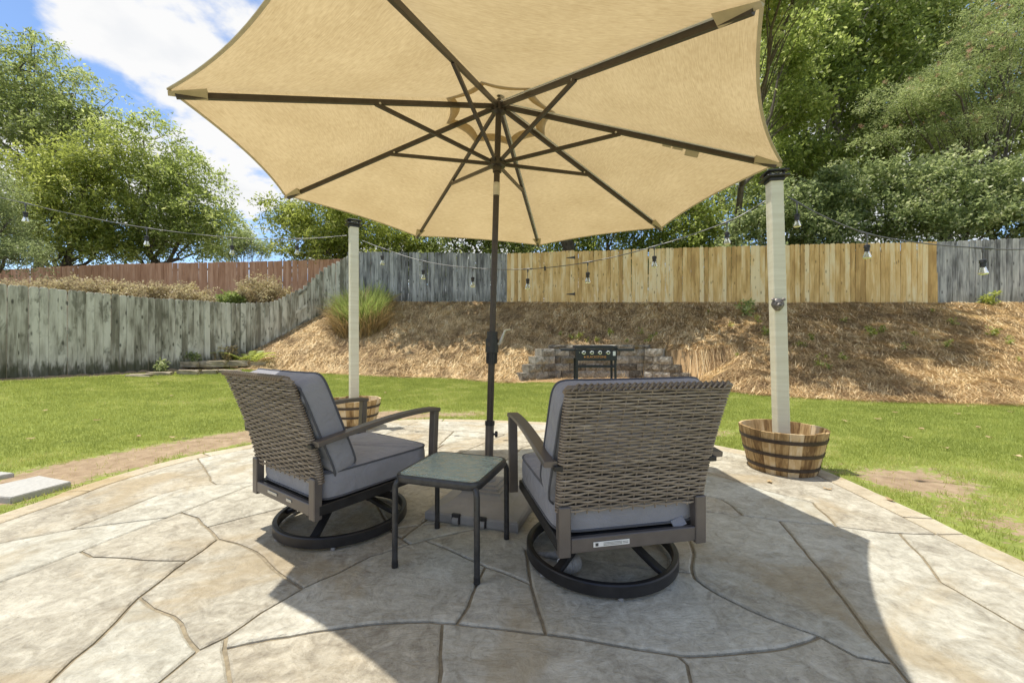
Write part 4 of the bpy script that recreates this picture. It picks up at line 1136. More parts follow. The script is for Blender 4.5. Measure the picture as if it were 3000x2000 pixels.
# ------------------------------------------------------------------ half barrels and posts
def barrel(X, Y, label, seed):
    t = thing('barrel_planter', (X, Y, 0), label, 'planter', R(seed*11), 'half barrel planters')
    n = 20; H = .35
    prof = [(.236, 0), (.262, .10), (.288, .21), (.314, H)]
    for k in range(n):
        a0 = 2*math.pi*k/n+.004; a1 = 2*math.pi*(k+1)/n-.004; v = []; top = float(rng.uniform(-.006, .004)); dr = float(rng.uniform(-.003, .003))
        for r, z in prof:
            z = z+(top if z == H else 0)
            for a in(a0, (a0+a1)/2, a1): v.append(((r+dr)*math.cos(a), (r+dr)*math.sin(a), z))
            for a in(a1, (a0+a1)/2, a0): v.append(((r+dr-.02)*math.cos(a), (r+dr-.02)*math.sin(a), z))
        f = []
        for i in range(3):
            for q in range(6): f.append((i*6+q, i*6+(q+1) % 6, (i+1)*6+(q+1) % 6, (i+1)*6+q))
        f += [(5, 4, 3, 2, 1, 0), (18, 19, 20, 21, 22, 23)]
        MB().add(v, f).build('stave', M['stave'], t)
    for z, w in((.055, .026), (.165, .026), (.275, .028)):
        r = np.interp(z, [p[1] for p in prof], [p[0] for p in prof]); s = .24
        pr = [(r+.0005-s*w/2, z-w/2), (r+.006-s*w/2, z-w/2), (r+.006+s*w/2, z+w/2), (r+.0005+s*w/2, z+w/2)]
        MB().lathe(pr+[pr[0]], 48, caps=False).build('hoop', M['hoop'], t, 30)
    MB().lathe([(.001, .10), (.12, .105), (.232, .10), (.232, .06), (.001, .06)], 24, caps=False).build('fill', M['joint'], t)
    return t
BR_, BL_ = (2.235, 3.31), (-1.925, 4.87)
barrel(*BR_, 'weathered half barrel planter with three iron hoops at the right patio edge', 1)
barrel(*BL_, 'pale half barrel planter behind the sideways wicker chair', 2)
def post(B, top, H, rz, label):
    t = thing('wooden_post', (B[0], B[1], .095), label, 'post', rz, 'cream posts in barrels')
    dx, dy = top[0]-B[0], top[1]-B[1]; c, s = math.cos(-rz), math.sin(-rz); lx, ly = c*dx-s*dy, s*dx+c*dy
    h = H-.095; w = .049
    P = [(lx*k/8, ly*k/8, h*k/8) for k in range(9)]
    MB().sweep(P, [(-w+.006, -w), (w-.006, -w), (w, -w+.006), (w, w-.006), (w-.006, w), (-w+.006, w), (-w, w-.006), (-w, -w+.006)], up=(0, 1, 0)).build('shaft', M['paint'], t)
    cp = MB().box((lx, ly, h+.008), (.172, .172, .016), .006).box((lx, ly, h-.012), (.114, .114, .03), .004).build('post_cap', M['black'], t)
    cg = MB()
    for sx in(-1, 1):
        for sy in(-1, 1): cg.box((lx+sx*.05, ly+sy*.05, h+.032), (.014, .014, .034), .002)
    for sx in(-1, 1):
        cg.tube([(lx-.05, ly+sx*.05, h+.017), (lx+.05, ly+sx*.05, h+.047)], .0025, 5); cg.tube([(lx-.05, ly+sx*.05, h+.047), (lx+.05, ly+sx*.05, h+.017)], .0025, 5)
        cg.tube([(lx+sx*.05, ly-.05, h+.017), (lx+sx*.05, ly+.05, h+.047)], .0025, 5); cg.tube([(lx+sx*.05, ly-.05, h+.047), (lx+sx*.05, ly+.05, h+.017)], .0025, 5)
    cg.build('lantern_frame', M['black'], cp)
    MB().box((lx, ly, h+.032), (.085, .085, .030), .003).build('diffuser', M['white'], cp)
    MB().lathe([(.112, .047), (.114, .056), (.07, .070), (.014, .084)], 4, Matrix.Translation((lx, ly, h)), a0=R(45)).build('cap_roof', M['black'], cp)
    return t
RT = (at(2268, 520, 3.30).x, 3.30); LT = (at(1036, 655, 4.87).x, 4.87)
post(BR_, RT, 2.385, R(-9), 'cream painted wooden post with a cast bear head, rising from the right barrel')
post(BL_, LT, 2.46, R(36), 'cream painted wooden post rising from the barrel behind the chair')
def bear():
    p = at(2279, 893, 3.25); t = thing('bottle_opener', (p.x-.002, p.y-.0, p.z), 'cast metal bear head bottle opener screwed to the cream post', 'opener', R(-9))
    m = M['bear']; mb = MB()
    def head(u, v):
        a = (u-.5)*math.pi; x = math.sin(a); zz = (v-.5)*2
        w = .050*(1-.0*zz)*math.sqrt(max(0, 1-zz**2*.85))*(1.0 if zz > 0 else 1-.35*abs(zz))
        return (x*w, -.026*math.cos(a)*math.sqrt(max(.02, 1-zz**2*.8))+.0, zz*.050)
    mb.grid(head, 16, 12); mb.build('head', m, t, 60)
    MB().lathe([(.024, 0), (.023, .016), (.018, .024), (.006, .027)], 16, Matrix.Translation((-.002, -.020, -.010)) @ Matrix.Rotation(R(90), 4, 'X')).build('muzzle', m, t, 50)
    MB().lathe([(.011, 0), (.010, .005), (.004, .008)], 12, Matrix.Translation((-.002, -.044, -.004)) @ Matrix.Rotation(R(90), 4, 'X')).build('nose', M['ink'], t, 50)
    for s in(-1, 1):
        MB().lathe([(.012, 0), (.013, .006), (.006, .011)], 12, Matrix.Translation((s*.040, -.010, .042)) @ Matrix.Rotation(R(70), 4, 'X')).build('ear', m, t, 50)
        MB().lathe([(.004, 0), (.003, .003)], 8, Matrix.Translation((s*.017, -.025, .012)) @ Matrix.Rotation(R(90), 4, 'X')).build('eye', M['ink'], t, 50)
        MB().box((s*.019, -.027, .021), (.020, .008, .006), .002).build('brow', m, t)
    MB().box((-.002, -.030, -.030), (.030, .016, .005), .002).build('jaw', M['silver'], t)
bear()

# ------------------------------------------------------------------ string lights
bulb_me = {}
def string_light(name, pts, bulbs, label):
    t = thing(name, pts[0], label, 'string lights', 0, 'festoon string lights'); O = Vector(pts[0])
    P = [Vector(p)-O for p in catmull3([tuple(p) for p in pts], 10)]
    cb = MB().tube(P, .0042, 6).build('cable', M['cable'], t, 60)
    for q, hang in bulbs:
        c = min(P, key=lambda p: (p+O-q).length); i = P.index(c); d = (P[min(i+1, len(P)-1)]-P[max(i-1, 0)]).normalized()
        f = MB().tube([c-d*.055, c-d*.045, c+d*.045, c+d*.055], [.0045, .0075, .0075, .0045], 8).tube([c, c+Vector((0, 0, -.022)), c+Vector((0, 0, -.034))], [.0085, .008, .006], 8).build('cable_fitting', M['cable'], t, 50)
        z = -.034
        MB().tube([c+Vector((0, 0, z)), c+Vector((0, 0, z-hang))], .0035, 6).build('drop_cord', M['cable'], f, 50)
        s0 = c+Vector((0, 0, z-hang))
        if 's' not in bulb_me:
            bulb_me['s'] = MB().lathe([(.006, 0), (.019, -.006), (.021, -.012), (.018, -.016), (.021, -.020), (.021, -.024), (.0165, -.028), (.0165, -.052), (.013, -.056)][::-1], 16).mesh('lamp_socket', M['black'], 40)
            bulb_me['b'] = MB().lathe([(.012, -.052), (.015, -.060), (.021, -.078), (.0265, -.096), (.0268, -.102), (.022, -.108), (.008, -.111), (.001, -.1115)], 18, caps=False).mesh('bulb', M['bulb'], 60)
            bulb_me['f'] = MB().tube([(0, 0, -.056), (0, 0, -.075), (.006, 0, -.092), (-.006, 0, -.092), (0, 0, -.076)], .0014, 5).mesh('filament', M['silver'])
        so = inst('lamp_socket', bulb_me['s'], t, s0); inst('bulb', bulb_me['b'], so); inst('filament', bulb_me['f'], so)
    return t
def catmull3(P, n):
    out = []
    for i in range(len(P)-1):
        p0, p1, p2, p3 = (np.array(P[max(i-1, 0)]), np.array(P[i]), np.array(P[i+1]), np.array(P[min(i+2, len(P)-1)]))
        for k in range(n):
            u = k/n; out.append(Vector(.5*((2*p1)+(-p0+p2)*u+(2*p0-5*p1+4*p2-p3)*u*u+(-p0+3*p1-3*p2+p3)*u**3)))
    out.append(Vector(P[-1])); return out
def mid_pt(px, py):
    # span between the posts: depth from the straight plan line between them
    k = (px-CX)/F; x0_, y0_, x1_, y1_ = LT[0], 4.85, RT[0], 3.30
    u = (k*y0_-x0_)/((x1_-x0_)-k*(y1_-y0_)); return at(px, py, y0_+(y1_-y0_)*u)
ms = [(1062, 705), (1120, 727), (1240, 765), (1385, 785), (1546, 788), (1722, 768), (1917, 722), (2130, 650), (2243, 588)]
string_light('string_light', [mid_pt(*p) for p in ms], [(mid_pt(*p), h) for p, h in (((1117, 726), .05), ((1236, 764), .06), ((1385, 785), .06), ((1546, 788), .06), ((1722, 768), .06), ((1917, 722), .05), ((2132, 650), .05))], 'sagging string of clear bulbs hung between the two cream posts')
def lpt(px, py):
    k = (px-CX)/F; x0_, y0_, x1_, y1_ = LT[0], 4.85, -5.0, 4.10
    u = (k*y0_-x0_)/((x1_-x0_)-k*(y1_-y0_)); return at(px, py, y0_+(y1_-y0_)*u)
ls = [(1016, 690), (870, 700), (680, 696), (430, 668), (200, 625), (75, 596), (-150, 545)]
string_light('string_light', [lpt(*p) for p in ls], [(lpt(*p), h) for p, h in (((868, 700), .04), ((682, 696), .05), ((420, 667), .05), ((75, 596), .05))], 'string of clear bulbs leading from the left post away over the lawn edge')
def rpt(px, py):
    k = (px-CX)/F; x0_, y0_, x1_, y1_ = RT[0]+.05, 3.27, 3.35, 2.85
    u = (k*y0_-x0_)/((x1_-x0_)-k*(y1_-y0_)); return at(px, py, y0_+(y1_-y0_)*u)
rs = [rpt(*p) for p in ((2306, 575), (2335, 592), (2420, 637), (2540, 684), (2700, 712), (2880, 727), (3010, 730), (3300, 715))]
string_light('string_light', rs, [(rs[1], .06), (rs[3], .05), (rs[5], .045)], 'string of clear bulbs leading from the bear head post past the pine fence')

# ------------------------------------------------------------------ pavers and border stones
def slab(corners, label):
    P = [gp(x, y, .035) for x, y in corners]; c = np.mean(P, 0)
    t = MB().prism([(x-c[0], y-c[1]) for x, y in P], 0, .049).mesh('paver', M['slab'])
    bm = bmesh.new(); bm.from_mesh(t); bmesh.ops.recalc_face_normals(bm, faces=bm.faces); bmesh.ops.bevel(bm, geom=bm.edges[:], offset=.005, segments=2, affect='EDGES'); bm.to_mesh(t); bm.free()
    tag(inst('paver', t, None, (float(c[0]), float(c[1]), -.014)), label, 'paver', 'concrete stepping pavers')
slab([(-130, 1446), (32, 1456), (209, 1409), (116, 1392)], 'pale concrete paver lying on bare soil beside the patio edge')
slab([(-250, 1412), (-60, 1402), (43, 1384), (-60, 1374)], 'pale concrete paver on worn grass, farther from the patio edge')
def stone_mesh(L, D, H, seed):
    r = np.random.default_rng(seed); bm = bmesh.new(); bmesh.ops.create_cube(bm, size=1)
    bmesh.ops.subdivide_edges(bm, edges=bm.edges[:], cuts=2, use_grid_fill=True)
    for v in bm.verts:
        v.co = Vector((v.co.x*L*(1+.10*r.normal()*.6), v.co.y*D*(1+.1*r.normal()*.6), v.co.z*H*(1+.12*r.normal()*.6)+H/2))
    me = bpy.data.meshes.new('border_stone'); bm.to_mesh(me); bm.free(); me.materials.append(M['fieldstone']); return me
for i, (px, py, wpx, hpx, lb) in enumerate([(543, 1098, 52, 12, 'short'), (590, 1096, 60, 10, 'thin'), (650, 1094, 75, 9, 'thin flat'), (612, 1083, 74, 15, 'long tan'), (682, 1081, 68, 14, 'long brown'), (545, 1083, 44, 13, 'small'), (735, 1075, 70, 14, 'tilted'), (455, 1100, 60, 8, 'low mossy'), (395, 1104, 55, 6, 'half buried')]):
    g = ray_ground(px, py); sc_ = g[1]/F
    o = inst('border_stone', stone_mesh(wpx*sc_, .22, hpx*sc_+.03, i), None, (g[0], g[1]+.12, g[2]-.02+(.09 if py < 1090 and px < 700 else 0)), (0, 0, R(18+float(rng.normal(0, 6)))))
    tag(o, lb+' flat border stone edging the bed under the mossy fence', 'stone', 'border stones')
# ------------------------------------------------------------------ vegetation
def leaf_cloud(C, rad, per, L, wd, r, flat=.75, updir=.15, twigs=5, droop=.0, tint0=.42):
    """leaf quads on short twigs round the cluster centres C; returns verts, quads, tints"""
    n = len(C); rad = np.broadcast_to(rad, (n,))
    td = r.normal(size=(n, twigs, 3)); td[..., 2] = td[..., 2]*flat+updir; td /= np.linalg.norm(td, axis=2, keepdims=True)
    N = n*per; ci = np.repeat(np.arange(n), per); ti = r.integers(0, twigs, N)
    d = td[ci, ti]; u = r.random(N)**.7
    pos = C[ci]+d*(u*rad[ci])[:, None]+r.normal(size=(N, 3))*(rad[ci]*.17)[:, None]
    pos[:, 2] -= droop*u*u*rad[ci]
    ld = d*.6+r.normal(size=(N, 3))*.7; ld[:, 2] -= .25; ld /= np.linalg.norm(ld, axis=1, keepdims=True)
    nn = r.normal(size=(N, 3))*.75; nn[:, 2] += .8
    sd = np.cross(ld, nn); sd /= np.linalg.norm(sd, axis=1, keepdims=True)+1e-9
    LL = L*r.uniform(.65, 1.25, N)[:, None]; W = LL*wd
    up = np.cross(sd, ld)
    V = np.stack([pos, pos+ld*LL*.45+sd*W*.5+up*LL*.05, pos+ld*LL, pos+ld*LL*.45-sd*W*.5+up*LL*.05], 1).reshape(-1, 3)
    Fq = np.arange(4*N).reshape(-1, 4)
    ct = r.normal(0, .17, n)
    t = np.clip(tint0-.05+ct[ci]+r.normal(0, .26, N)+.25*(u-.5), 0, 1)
    return V, Fq, t
def in_lobes(lobes, n, r, shell=2.4):
    vol = np.array([l[1][0]*l[1][1]*l[1][2] for l in lobes])**.75; k = r.choice(len(lobes), n, p=vol/vol.sum())
    d = r.normal(size=(n, 3)); d /= np.linalg.norm(d, axis=1, keepdims=True); rr = r.random(n)**(1/shell)
    c = np.array([l[0] for l in lobes])[k]; rad = np.array([l[1] for l in lobes])[k]
    return c+d*rr[:, None]*rad, k
def tree(name, label, base, lobes, mat, seed, trunk_r=.16, clusters=260, per=90, L=.16, wd=.5, crad=.75, bark='bark', group=None, cat='tree', droop=.15, tint0=.42, twigs=5, limbs=70, flat=.75, fork=.35):
    r = np.random.default_rng(seed); base = np.array(base, float)
    t = thing(name, tuple(base), label, cat, 0, group)
    C, k = in_lobes(lobes, clusters, r)
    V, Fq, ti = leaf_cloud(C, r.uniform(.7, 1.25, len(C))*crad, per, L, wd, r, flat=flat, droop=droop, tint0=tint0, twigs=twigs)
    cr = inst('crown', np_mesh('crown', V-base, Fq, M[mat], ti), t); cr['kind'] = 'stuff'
    cen = np.mean([l[0] for l in lobes], 0); top = max(l[0][2]+l[1][2]*.5 for l in lobes)
    fk = base+(cen-base)*fork
    mb = MB()
    def wavy(a, b, n, amp):
        a, b = np.array(a), np.array(b); P = [a+(b-a)*i/n for i in range(n+1)]
        return [Vector(p+(r.normal(size=3)*amp if 0 < i < n else 0)) for i, p in enumerate(P)]
    O = Vector(base)
    tp = wavy(base, fk, 5, trunk_r*.35); mb.tube([p-O for p in tp], [trunk_r*(1.25-.45*i/5) for i in range(6)], 9)
    for i, (c, rad) in enumerate(lobes):
        P = wavy(fk, c+np.array([0, 0, rad[2]*.3]), 6, trunk_r*1.1); mb.tube([p-O for p in P], [trunk_r*(.62-.52*j/6) for j in range(7)], 7)
        own = np.where(k == i)[0]
        for q in own[:max(3, int(limbs*len(own)/len(C)))]:
            s = P[int(r.integers(2, 7))]; e = C[q]
            Q = wavy(s, e, 4, .12*crad); rr = trunk_r*r.uniform(.10, .2); mb.tube([p-O for p in Q], [rr*(1-.18*j) for j in range(5)], 4)
    mb.build('trunk', M[bark], t, 60)
    return t, C
def lob(px, py, rx, ry, Y, dy=None):
    c = at(px, py, Y); s = Y/F; return (np.array(c), np.array([rx*s, dy if dy else (rx+ry)/2*s, ry*s]))
def gz(x, y): return float(terrain(x, y))

Y = 25
tree('pecan_tree', 'tall airy tree with fine dark leaves towering above the red fence', (at(105, 0, Y).x, Y, 2.5), [lob(90, 190, 110, 90, Y), lob(40, 330, 130, 120, Y), lob(215, 300, 110, 85, Y), lob(120, 410, 190, 110, Y), lob(260, 370, 90, 60, Y), lob(-60, 260, 120, 120, Y)], 'leaf_b', 1, .26, 300, 95, .24, .34, .85, droop=.3, tint0=.5)
Y = 21.5
tree('pecan_tree', 'broad tree with yellowish green foliage in front of the tall airy tree', (at(180, 0, Y).x, Y, 2.5), [lob(150, 520, 130, 110, Y), lob(300, 480, 110, 90, Y), lob(60, 620, 140, 100, Y), lob(260, 620, 150, 110, Y), lob(170, 710, 150, 65, Y), lob(300, 720, 110, 50, Y)], 'leaf_c', 2, .22, 380, 95, .20, .36, .75, droop=.3, tint0=.34)
Y = 23
tree('pecan_tree', 'rounded green tree sloping down beside the umbrella edge', (at(430, 0, Y).x, Y, 2.5), [lob(420, 430, 120, 100, Y), lob(350, 560, 120, 100, Y), lob(520, 540, 120, 110, Y), lob(610, 640, 105, 90, Y), lob(480, 660, 160, 80, Y), lob(380, 710, 130, 50, Y), lob(560, 715, 130, 45, Y)], 'leaf_a', 3, .22, 380, 95, .21, .36, .78, droop=.3, tint0=.5)
Y = 15.6
tree('cedar_tree', 'dark feathery evergreen hanging over the end of the red fence', (at(-40, 0, Y).x, Y, 2.6), [lob(0, 650, 70, 60, Y), lob(-30, 720, 130, 65, Y), lob(70, 745, 60, 35, Y), lob(-60, 560, 90, 90, Y)], 'leaf_d', 4, .12, 230, 110, .11, .28, .5, droop=.5, tint0=.35, twigs=7)
Y = 42
tree('pine_tree', 'small distant wispy tree seen past the umbrella tip', (at(740, 0, Y).x, Y, 2.6), [lob(735, 715, 45, 30, Y), lob(700, 690, 30, 28, Y), lob(775, 730, 35, 18, Y), lob(660, 730, 50, 25, Y)], 'leaf_d', 5, .14, 90, 80, .30, .3, 1.0, tint0=.6)
Y = 17.4
tree('walnut_tree', 'bright leafed tree spreading over the fence corner under the umbrella', (at(1010, 0, Y).x, Y, 2.6), [lob(860, 640, 100, 55, Y), lob(960, 690, 120, 50, Y), lob(1090, 670, 120, 60, Y), lob(1200, 700, 90, 40, Y), lob(830, 600, 60, 28, Y), lob(1010, 600, 130, 70, Y), lob(930, 730, 130, 40, Y), lob(1130, 740, 130, 50, Y)], 'leaf_c', 6, .15, 340, 95, .17, .34, .55, droop=.35, tint0=.35)
Y = 18.0
tree('understory_tree', 'dark leafy thicket tree behind the fence gate', (at(1400, 0, Y).x, Y, 2.6), [lob(1330, 690, 130, 60, Y), lob(1480, 690, 130, 55, Y), lob(1400, 600, 180, 90, Y), lob(1320, 800, 170, 90, Y), lob(1520, 800, 150, 90, Y)], 'leaf_b', 7, .13, 300, 90, .17, .5, .6)
tree('understory_tree', 'green thicket tree behind the new pine fence left of the bear head post', (at(1720, 0, Y).x, Y, 2.6), [lob(1640, 690, 120, 55, Y), lob(1800, 680, 140, 60, Y), lob(1960, 650, 140, 90, Y), lob(1760, 590, 180, 90, Y), lob(2050, 720, 130, 60, Y), lob(2100, 620, 120, 80, Y), lob(2200, 540, 110, 110, Y), lob(1720, 800, 150, 90, Y), lob(1930, 800, 150, 90, Y)], 'leaf_a', 8, .16, 560, 90, .16, .5, .6, tint0=.36)
# the big trees on the right
Y = 18.5
tree('oak_tree', 'tall tree with dense small leaves behind the umbrella right edge', (at(2440, 0, Y).x, Y, 2.4), [lob(2340, 120, 130, 130, Y), lob(2480, 60, 160, 120, Y), lob(2310, 330, 110, 110, Y), lob(2400, 480, 130, 90, Y), lob(2560, 200, 130, 130, Y), lob(2290, 480, 90, 80, Y), lob(2480, -120, 260, 130, Y), lob(2420, 250, 150, 130, Y), lob(2600, 420, 130, 110, Y), lob(2250, 200, 90, 130, Y)], 'leaf_a', 9, .24, 700, 90, .20, .5, .72, bark='bark_pale', tint0=.45, fork=.42)
Y = 20
tree('oak_tree', 'tall shaded tree filling the sky behind the pink flowering tree', (at(2760, 0, Y).x, Y, 2.4), [lob(2740, 80, 200, 150, Y), lob(2940, 140, 160, 160, Y), lob(2680, 320, 170, 140, Y), lob(2900, 380, 190, 140, Y), lob(2800, -130, 300, 130, Y), lob(3120, 300, 160, 220, Y), lob(2620, 160, 160, 150, Y), lob(2560, 420, 200, 110, Y)], 'leaf_b', 10, .26, 740, 90, .22, .5, .8, tint0=.5, fork=.4)
Y = 15.2
mt, MC = tree('mimosa_tree', 'feathery mimosa tree dotted with pink blossoms over the right fence', (at(2960, 0, Y).x, Y, 2.3), [lob(2760, 240, 140, 45, Y), lob(2900, 160, 140, 55, Y), lob(2640, 300, 110, 40, Y), lob(2930, 60, 130, 50, Y), lob(2980, 290, 130, 60, Y), lob(2800, 370, 120, 45, Y), lob(2580, 400, 80, 28, Y)], 'leaf_m', 11, .13, 300, 100, .13, .22, .55, droop=.4, tint0=.5, twigs=9, flat=.35)
r_ = np.random.default_rng(5)
bc = MC[r_.choice(len(MC), 95, replace=False)]+np.stack([r_.normal(0, .15, 95), r_.uniform(-.5, -.2, 95), r_.uniform(.1, .4, 95)], 1)
Vb, Fb, tb = leaf_cloud(bc, .07, 46, .075, .10, r_, twigs=14, updir=.5)
bo = inst('blossoms', np_mesh('blossoms', Vb-np.array(mt.location), Fb, M['blossom'], tb), mt); bo['kind'] = 'stuff'
Y = 15.3
tree('thicket_shrub', 'thick green shrub rising behind the pine fence beside the bear head post', (at(2330, 0, Y).x, Y, 2.4), [lob(2280, 620, 120, 80, Y), lob(2420, 600, 120, 90, Y), lob(2520, 560, 130, 90, Y), lob(2380, 690, 200, 50, Y), lob(2200, 670, 90, 50, Y), lob(2180, 800, 140, 80, Y), lob(2420, 800, 160, 80, Y)], 'leaf_d', 12, .10, 500, 85, .145, .5, .45, cat='shrub', tint0=.42)
Y = 14.6
tree('thicket_shrub', 'thick green shrub with pale tips above the grey end of the right fence', (at(2800, 0, Y).x, Y, 2.4), [lob(2680, 560, 140, 90, Y), lob(2830, 540, 140, 100, Y), lob(2960, 580, 120, 110, Y), lob(2760, 650, 240, 50, Y), lob(2640, 650, 130, 50, Y), lob(3060, 620, 140, 90, Y), lob(2680, 800, 160, 80, Y), lob(2930, 790, 160, 80, Y)], 'leaf_d', 13, .10, 540, 85, .145, .5, .45, cat='shrub', tint0=.5)
# tree whose limbs reach over the bank and shade it
tree('shade_tree', 'large tree behind the umbrella whose limbs overhang and shade the bank', (2.6, 17.2, 2.5), [(np.array([-3.9, 14.0, 8.6]), np.array([1.8, 1.1, 1.0])), (np.array([-.6, 13.3, 8.8]), np.array([2.1, 1.7, 1.2])), (np.array([2.9, 12.4, 8.7]), np.array([1.9, 1.6, 1.1])), (np.array([1.6, 14.6, 9.6]), np.array([4.4, 1.6, 1.4])), (np.array([5.6, 13.0, 9.2]), np.array([1.6, 1.3, 1.0]))], 'leaf_a', 14, .28, 560, 95, .23, .55, .7, fork=.45)
tree('shade_tree', 'tall tree on the right whose high limbs lean over the lawn edge', (9.6, 18.2, 2.4), [(np.array([5.0, 10.2, 10.6]), np.array([1.6, 1.5, 1.0])), (np.array([7.0, 9.6, 11.0]), np.array([1.4, 1.2, .9])), (np.array([6.6, 12.0, 11.5]), np.array([2.2, 1.6, 1.2])), (np.array([4.6, 8.4, 10.9]), np.array([1.0, .9, .8])), (np.array([8.6, 11.6, 13.2]), np.array([1.8, 1.6, 1.2])), lob(2320, 140, 75, 110, 15.0), lob(2310, 330, 70, 90, 15.6)], 'leaf_a', 15, .13, 400, 85, .17, .5, .6, fork=.5)

# copper shrubs beyond the mossy fence
for i, (px, py, rx, ry, lb) in enumerate([(20, 862, 95, 30, 'low coppery shrub in the row just behind the mossy fence'), (140, 862, 80, 32, None), (265, 858, 85, 38, None), (365, 872, 60, 34, None), (440, 872, 75, 38, None), (545, 880, 85, 42, 'widest and fullest coppery shrub of the row, next to the small green plant'), (775, 862, 75, 42, 'rounded coppery shrub standing apart at the rising end of the mossy fence')]):
    Y = [12.4, 12.8, 13.2, 13.5, 13.7, 13.8, 14.6][i]; l = lob(px, py, rx, ry, Y, .8)
    x, y = l[0][0], Y; tree('copper_shrub', lb or 'low coppery shrub in the row just behind the mossy fence', (x, y, gz(x, y)-.05), [l], 'leaf_copper', 30+i, .03, 95, 105, .075, .5, .24, cat='shrub', group='copper shrubs behind the fence', limbs=30, droop=0, tint0=.5, flat=1.0)
l = lob(678, 878, 30, 22, 13.9, .3); tree('weed_clump', 'bright lime green weedy plant between two copper shrubs', (l[0][0], 13.9, gz(l[0][0], 13.9)-.05), [l], 'tallgrass', 40, .015, 40, 60, .10, .4, .16, cat='plant', limbs=10)

# tall ornamental grass on the bank near the fence corner
def grass_clump():
    g = ray_ground(1062, 945); r = np.random.default_rng(77)
    t = thing('ornamental_grass', g, 'big mounded clump of ornamental grass near the fence corner', 'grass')
    def blades_(n, h0, h1, spread, w, mat, name, rad):
        a = r.uniform(0, 2*np.pi, n); rr = rad*np.sqrt(r.random(n)); x, y = rr*np.cos(a), rr*np.sin(a); z0 = np.array(terrain(g[0]+x, g[1]+y))-g[2]
        H = r.uniform(h0, h1, n); sp = r.uniform(.15, 1., n)*spread*H; b = a+r.normal(0, .6, n); S = 5; V = np.zeros((n, S+1, 2, 3)); pa = r.uniform(0, np.pi, n)
        for k in range(S+1):
            u = k/S; d = sp*u**1.8; zz = z0+H*(u-.42*u**2.6*np.clip(sp/H*1.3, 0, 1)); ww = w*(1-u**2)+.0006
            cx_, cy_ = x+np.cos(b)*d, y+np.sin(b)*d
            V[:, k, 0] = np.stack([cx_-np.cos(pa)*ww, cy_-np.sin(pa)*ww, zz], 1); V[:, k, 1] = np.stack([cx_+np.cos(pa)*ww, cy_+np.sin(pa)*ww, zz], 1)
        o = (np.arange(n)*(S+1)*2)[:, None]
        Fq = np.concatenate([o+np.array([[2*k, 2*k+1, 2*k+3, 2*k+2]]) for k in range(S)], 0)
        ti = np.tile(np.clip(r.normal(.5, .22, n), 0, 1), S)
        p = inst(name, np_mesh(name, V.reshape(-1, 3), Fq, M[mat], ti), t); p['kind'] = 'stuff'
    blades_(1500, .8, 1.45, .8, .010, 'tallgrass', 'green_blades', .72)
    blades_(2300, .45, 1.1, 1.2, .012, 'drygrass', 'dry_blades', .90)
grass_clump()

# small weeds on the bank
def weed(px, py, size, mat, label, seed, group='weeds on the bank', n=16):
    g = ray_ground(px, py); r = np.random.default_rng(seed); t = thing('weed', (g[0], g[1], g[2]), label, 'weed', 0, group)
    C = np.stack([r.normal(0, size*.22, n), r.normal(0, size*.22, n), r.uniform(.1, 1., n)*size], 1)
    V, Fq, ti = leaf_cloud(C, size*.16, 9, size*.30, .42, r, tint0=.55, updir=.3)
    o = inst('leaves', np_mesh('leaves', V, Fq, M[mat], ti), t)
    mb = MB()
    for k in range(5): mb.tube([(0, 0, -.02), tuple(C[k]*.5+np.array([0, 0, .02])), tuple(C[k])], [.006, .004, .002], 4)
    mb.build('stem', M['leaf_c'] if False else M['tallgrass'], t)
wl_top = [(1642, 985), (1675, 995), (1695, 1000), (1720, 1002), (1747, 1002), (1785, 985), (1835, 1004), (1880, 980), (1905, 1000)]
for i, p in enumerate(wl_top): weed(*p, .13+.05*(i % 3), 'leaf_c', 'small green sprout growing just above the block retaining wall', 100+i, 'sprouts above the retaining wall', 7)
for i, p in enumerate([(2075, 918), (2140, 958), (2220, 945), (2250, 985), (2160, 1045), (2475, 945), (2550, 975), (2555, 990), (2680, 985), (2380, 998), (2340, 1015), (2405, 1075), (2430, 1085), (2468, 1055), (2775, 1020), (2590, 975), (2730, 915), (2790, 950), (2960, 1010), (2910, 985), (2985, 1060), (2650, 1025)]):
    weed(*p, .11+.04*(i % 4), 'leaf_c' if i % 3 else 'leaf_a', 'small leafy weed sprouting through the pine straw right of the block wall', 130+i, n=6+i % 5)
weed(2185, 925, .42, 'leaf_m', 'grassy weed clump below the pine fence left of the bear head post', 160, n=26)
weed(2900, 893, .34, 'leaf_c', 'leafy sapling in front of the grey boards at the end of the right fence', 161, n=20)
weed(665, 1068, .5, 'leaf_copper', 'yellow and brown leafy plant in the bed under the mossy fence', 162, 'plants under the mossy fence', 26)
weed(560, 1072, .35, 'leaf_d', 'dark leafy plant behind the border stones under the mossy fence', 163, 'plants under the mossy fence', 22)
weed(620, 1076, .25, 'leaf_copper', 'small brown tipped plant between border stones and mossy fence', 164, 'plants under the mossy fence', 14)
weed(470, 1090, .30, 'leaf_d', 'low green weed tuft at the foot of the mossy fence', 165, 'plants under the mossy fence', 18)
weed(716, 1035, .28, 'yellow_leaf', 'yellow leafed sprig against the mossy fence', 166, 'plants under the mossy fence', 10)
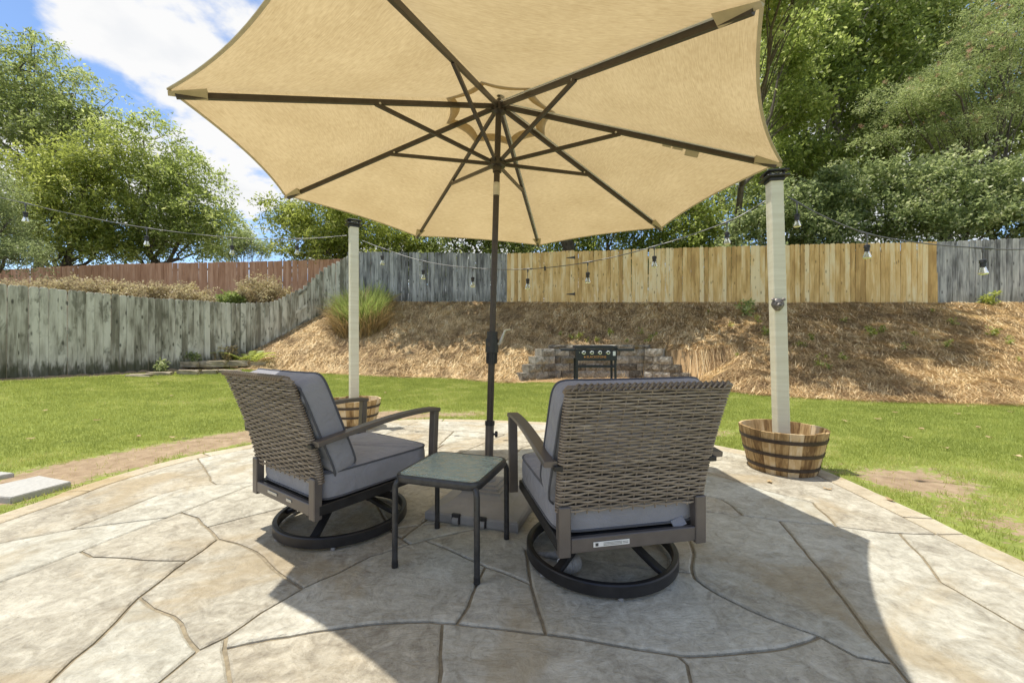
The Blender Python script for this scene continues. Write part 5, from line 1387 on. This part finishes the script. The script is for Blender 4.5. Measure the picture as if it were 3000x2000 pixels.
def fern(px, py, n, Ls, label, seed):
    g = ray_ground(px, py); r = np.random.default_rng(seed); t = thing('fern', g, label, 'fern', 0, 'plants under the mossy fence')
    for k in range(n):
        a = R(-20+220*k/max(1, n-1))+r.normal(0, .2)-R(90)*0; L_ = Ls*r.uniform(.7, 1.1); V = []; Fq = []; mb = MB()
        P = [Vector((math.cos(a)*L_*u, math.sin(a)*L_*u*.6-.1*u, L_*(.9*u-.55*u*u))) for u in [i/12 for i in range(13)]]
        mb.tube(P, [.006*(1-.07*i) for i in range(13)], 4)
        for i in range(2, 13):
            d = (P[i]-P[i-1]).normalized(); s = d.cross(Vector((0, 0, 1))).normalized()
            for sg in(-1, 1):
                l = .16*L_*1.6*(1-.55*abs(i-6)/7); q = P[i]+(s*sg+d*.5).normalized()*l; w = d*l*.16; m_ = P[i].lerp(q, .5)
                mb.add([P[i], m_+w, q+Vector((0, 0, -.02)), m_-w], [(0, 1, 2, 3)])
        me = mb.mesh('frond', M['leaf_c']); a_ = me.attributes.new('tint', 'FLOAT', 'FACE'); a_.data.foreach_set('value', np.full(len(me.polygons), .62+.1*r.normal(), np.float32))
        inst('frond', me, t)
fern(735, 1068, 8, .95, 'light green feathery fern plant where the mossy fence meets the bank', 5)
fern(690, 1066, 5, .7, 'smaller green fern beside the yellow and brown leafy plant', 6)

# fallen leaves and scraps
def fallen(px, py, size, label, group, mat='dryleaf', seed=0):
    if py > 1235 and poly_inside(np.array([gp(px, py)[0]]), np.array([gp(px, py)[1]]), PATIO)[0]: x, y = gp(px, py); z = .003
    else: x, y, z = ray_ground(px, py); z += .03
    r = np.random.default_rng(seed); L_ = size; mb = MB(); pts = []
    for k in range(9):
        a = 2*math.pi*k/9; rr = L_*(.5 if k % 2 else .36)*(1+.2*r.normal()); pts.append((rr*math.cos(a)*1.25, rr*math.sin(a)*.7, .012*abs(math.cos(a))+.004*r.random()))
    mb.add([(0, 0, .002)]+pts+[(0, 0, .0005)]+[(a, b, c-.0012) for a, b, c in pts], [(0, 1+k, 1+(k+1) % 9) for k in range(9)]+[(10, 11+(k+1) % 9, 11+k) for k in range(9)])
    me = mb.mesh('fallen_leaf', M[mat]); a_ = me.attributes.new('tint', 'FLOAT', 'FACE'); a_.data.foreach_set('value', np.full(len(me.polygons), float(np.clip(r.normal(.6, .25), 0, 1)), np.float32))
    o = inst('fallen_leaf', me, None, (x, y, z), (0, 0, float(r.uniform(0, 6)))); tag(o, label, 'leaf', group)
for i, p in enumerate([(2425, 1434), (2610, 1467), (2255, 1413)]): fallen(*p, .05, 'dry brown leaf lying on the sunny stamped patio near the right barrel', 'dry leaves on the patio', 'dryleaf', i)
for i, p in enumerate([(2835, 1195), (2960, 1212), (2625, 1214), (2865, 1259), (2700, 1264), (2570, 1233), (2930, 1185), (2805, 1218), (2980, 1345), (2770, 1320), (2660, 1290), (2480, 1240), (2900, 1290)]): fallen(*p, .07, 'pale leaf scrap scattered on the sunny lawn right of the barrel', 'leaf scraps on the right lawn', 'dryleaf', 20+i)
for i, p in enumerate([(465, 1128), (505, 1164), (508, 1289), (128, 1210), (285, 1238), (405, 1287), (90, 1293), (1145, 1103), (1170, 1148), (1130, 1155)]): fallen(*p, .065, 'small leaf scrap on the lawn left of the umbrella pole', 'leaf scraps on the left lawn', 'dryleaf', 50+i)
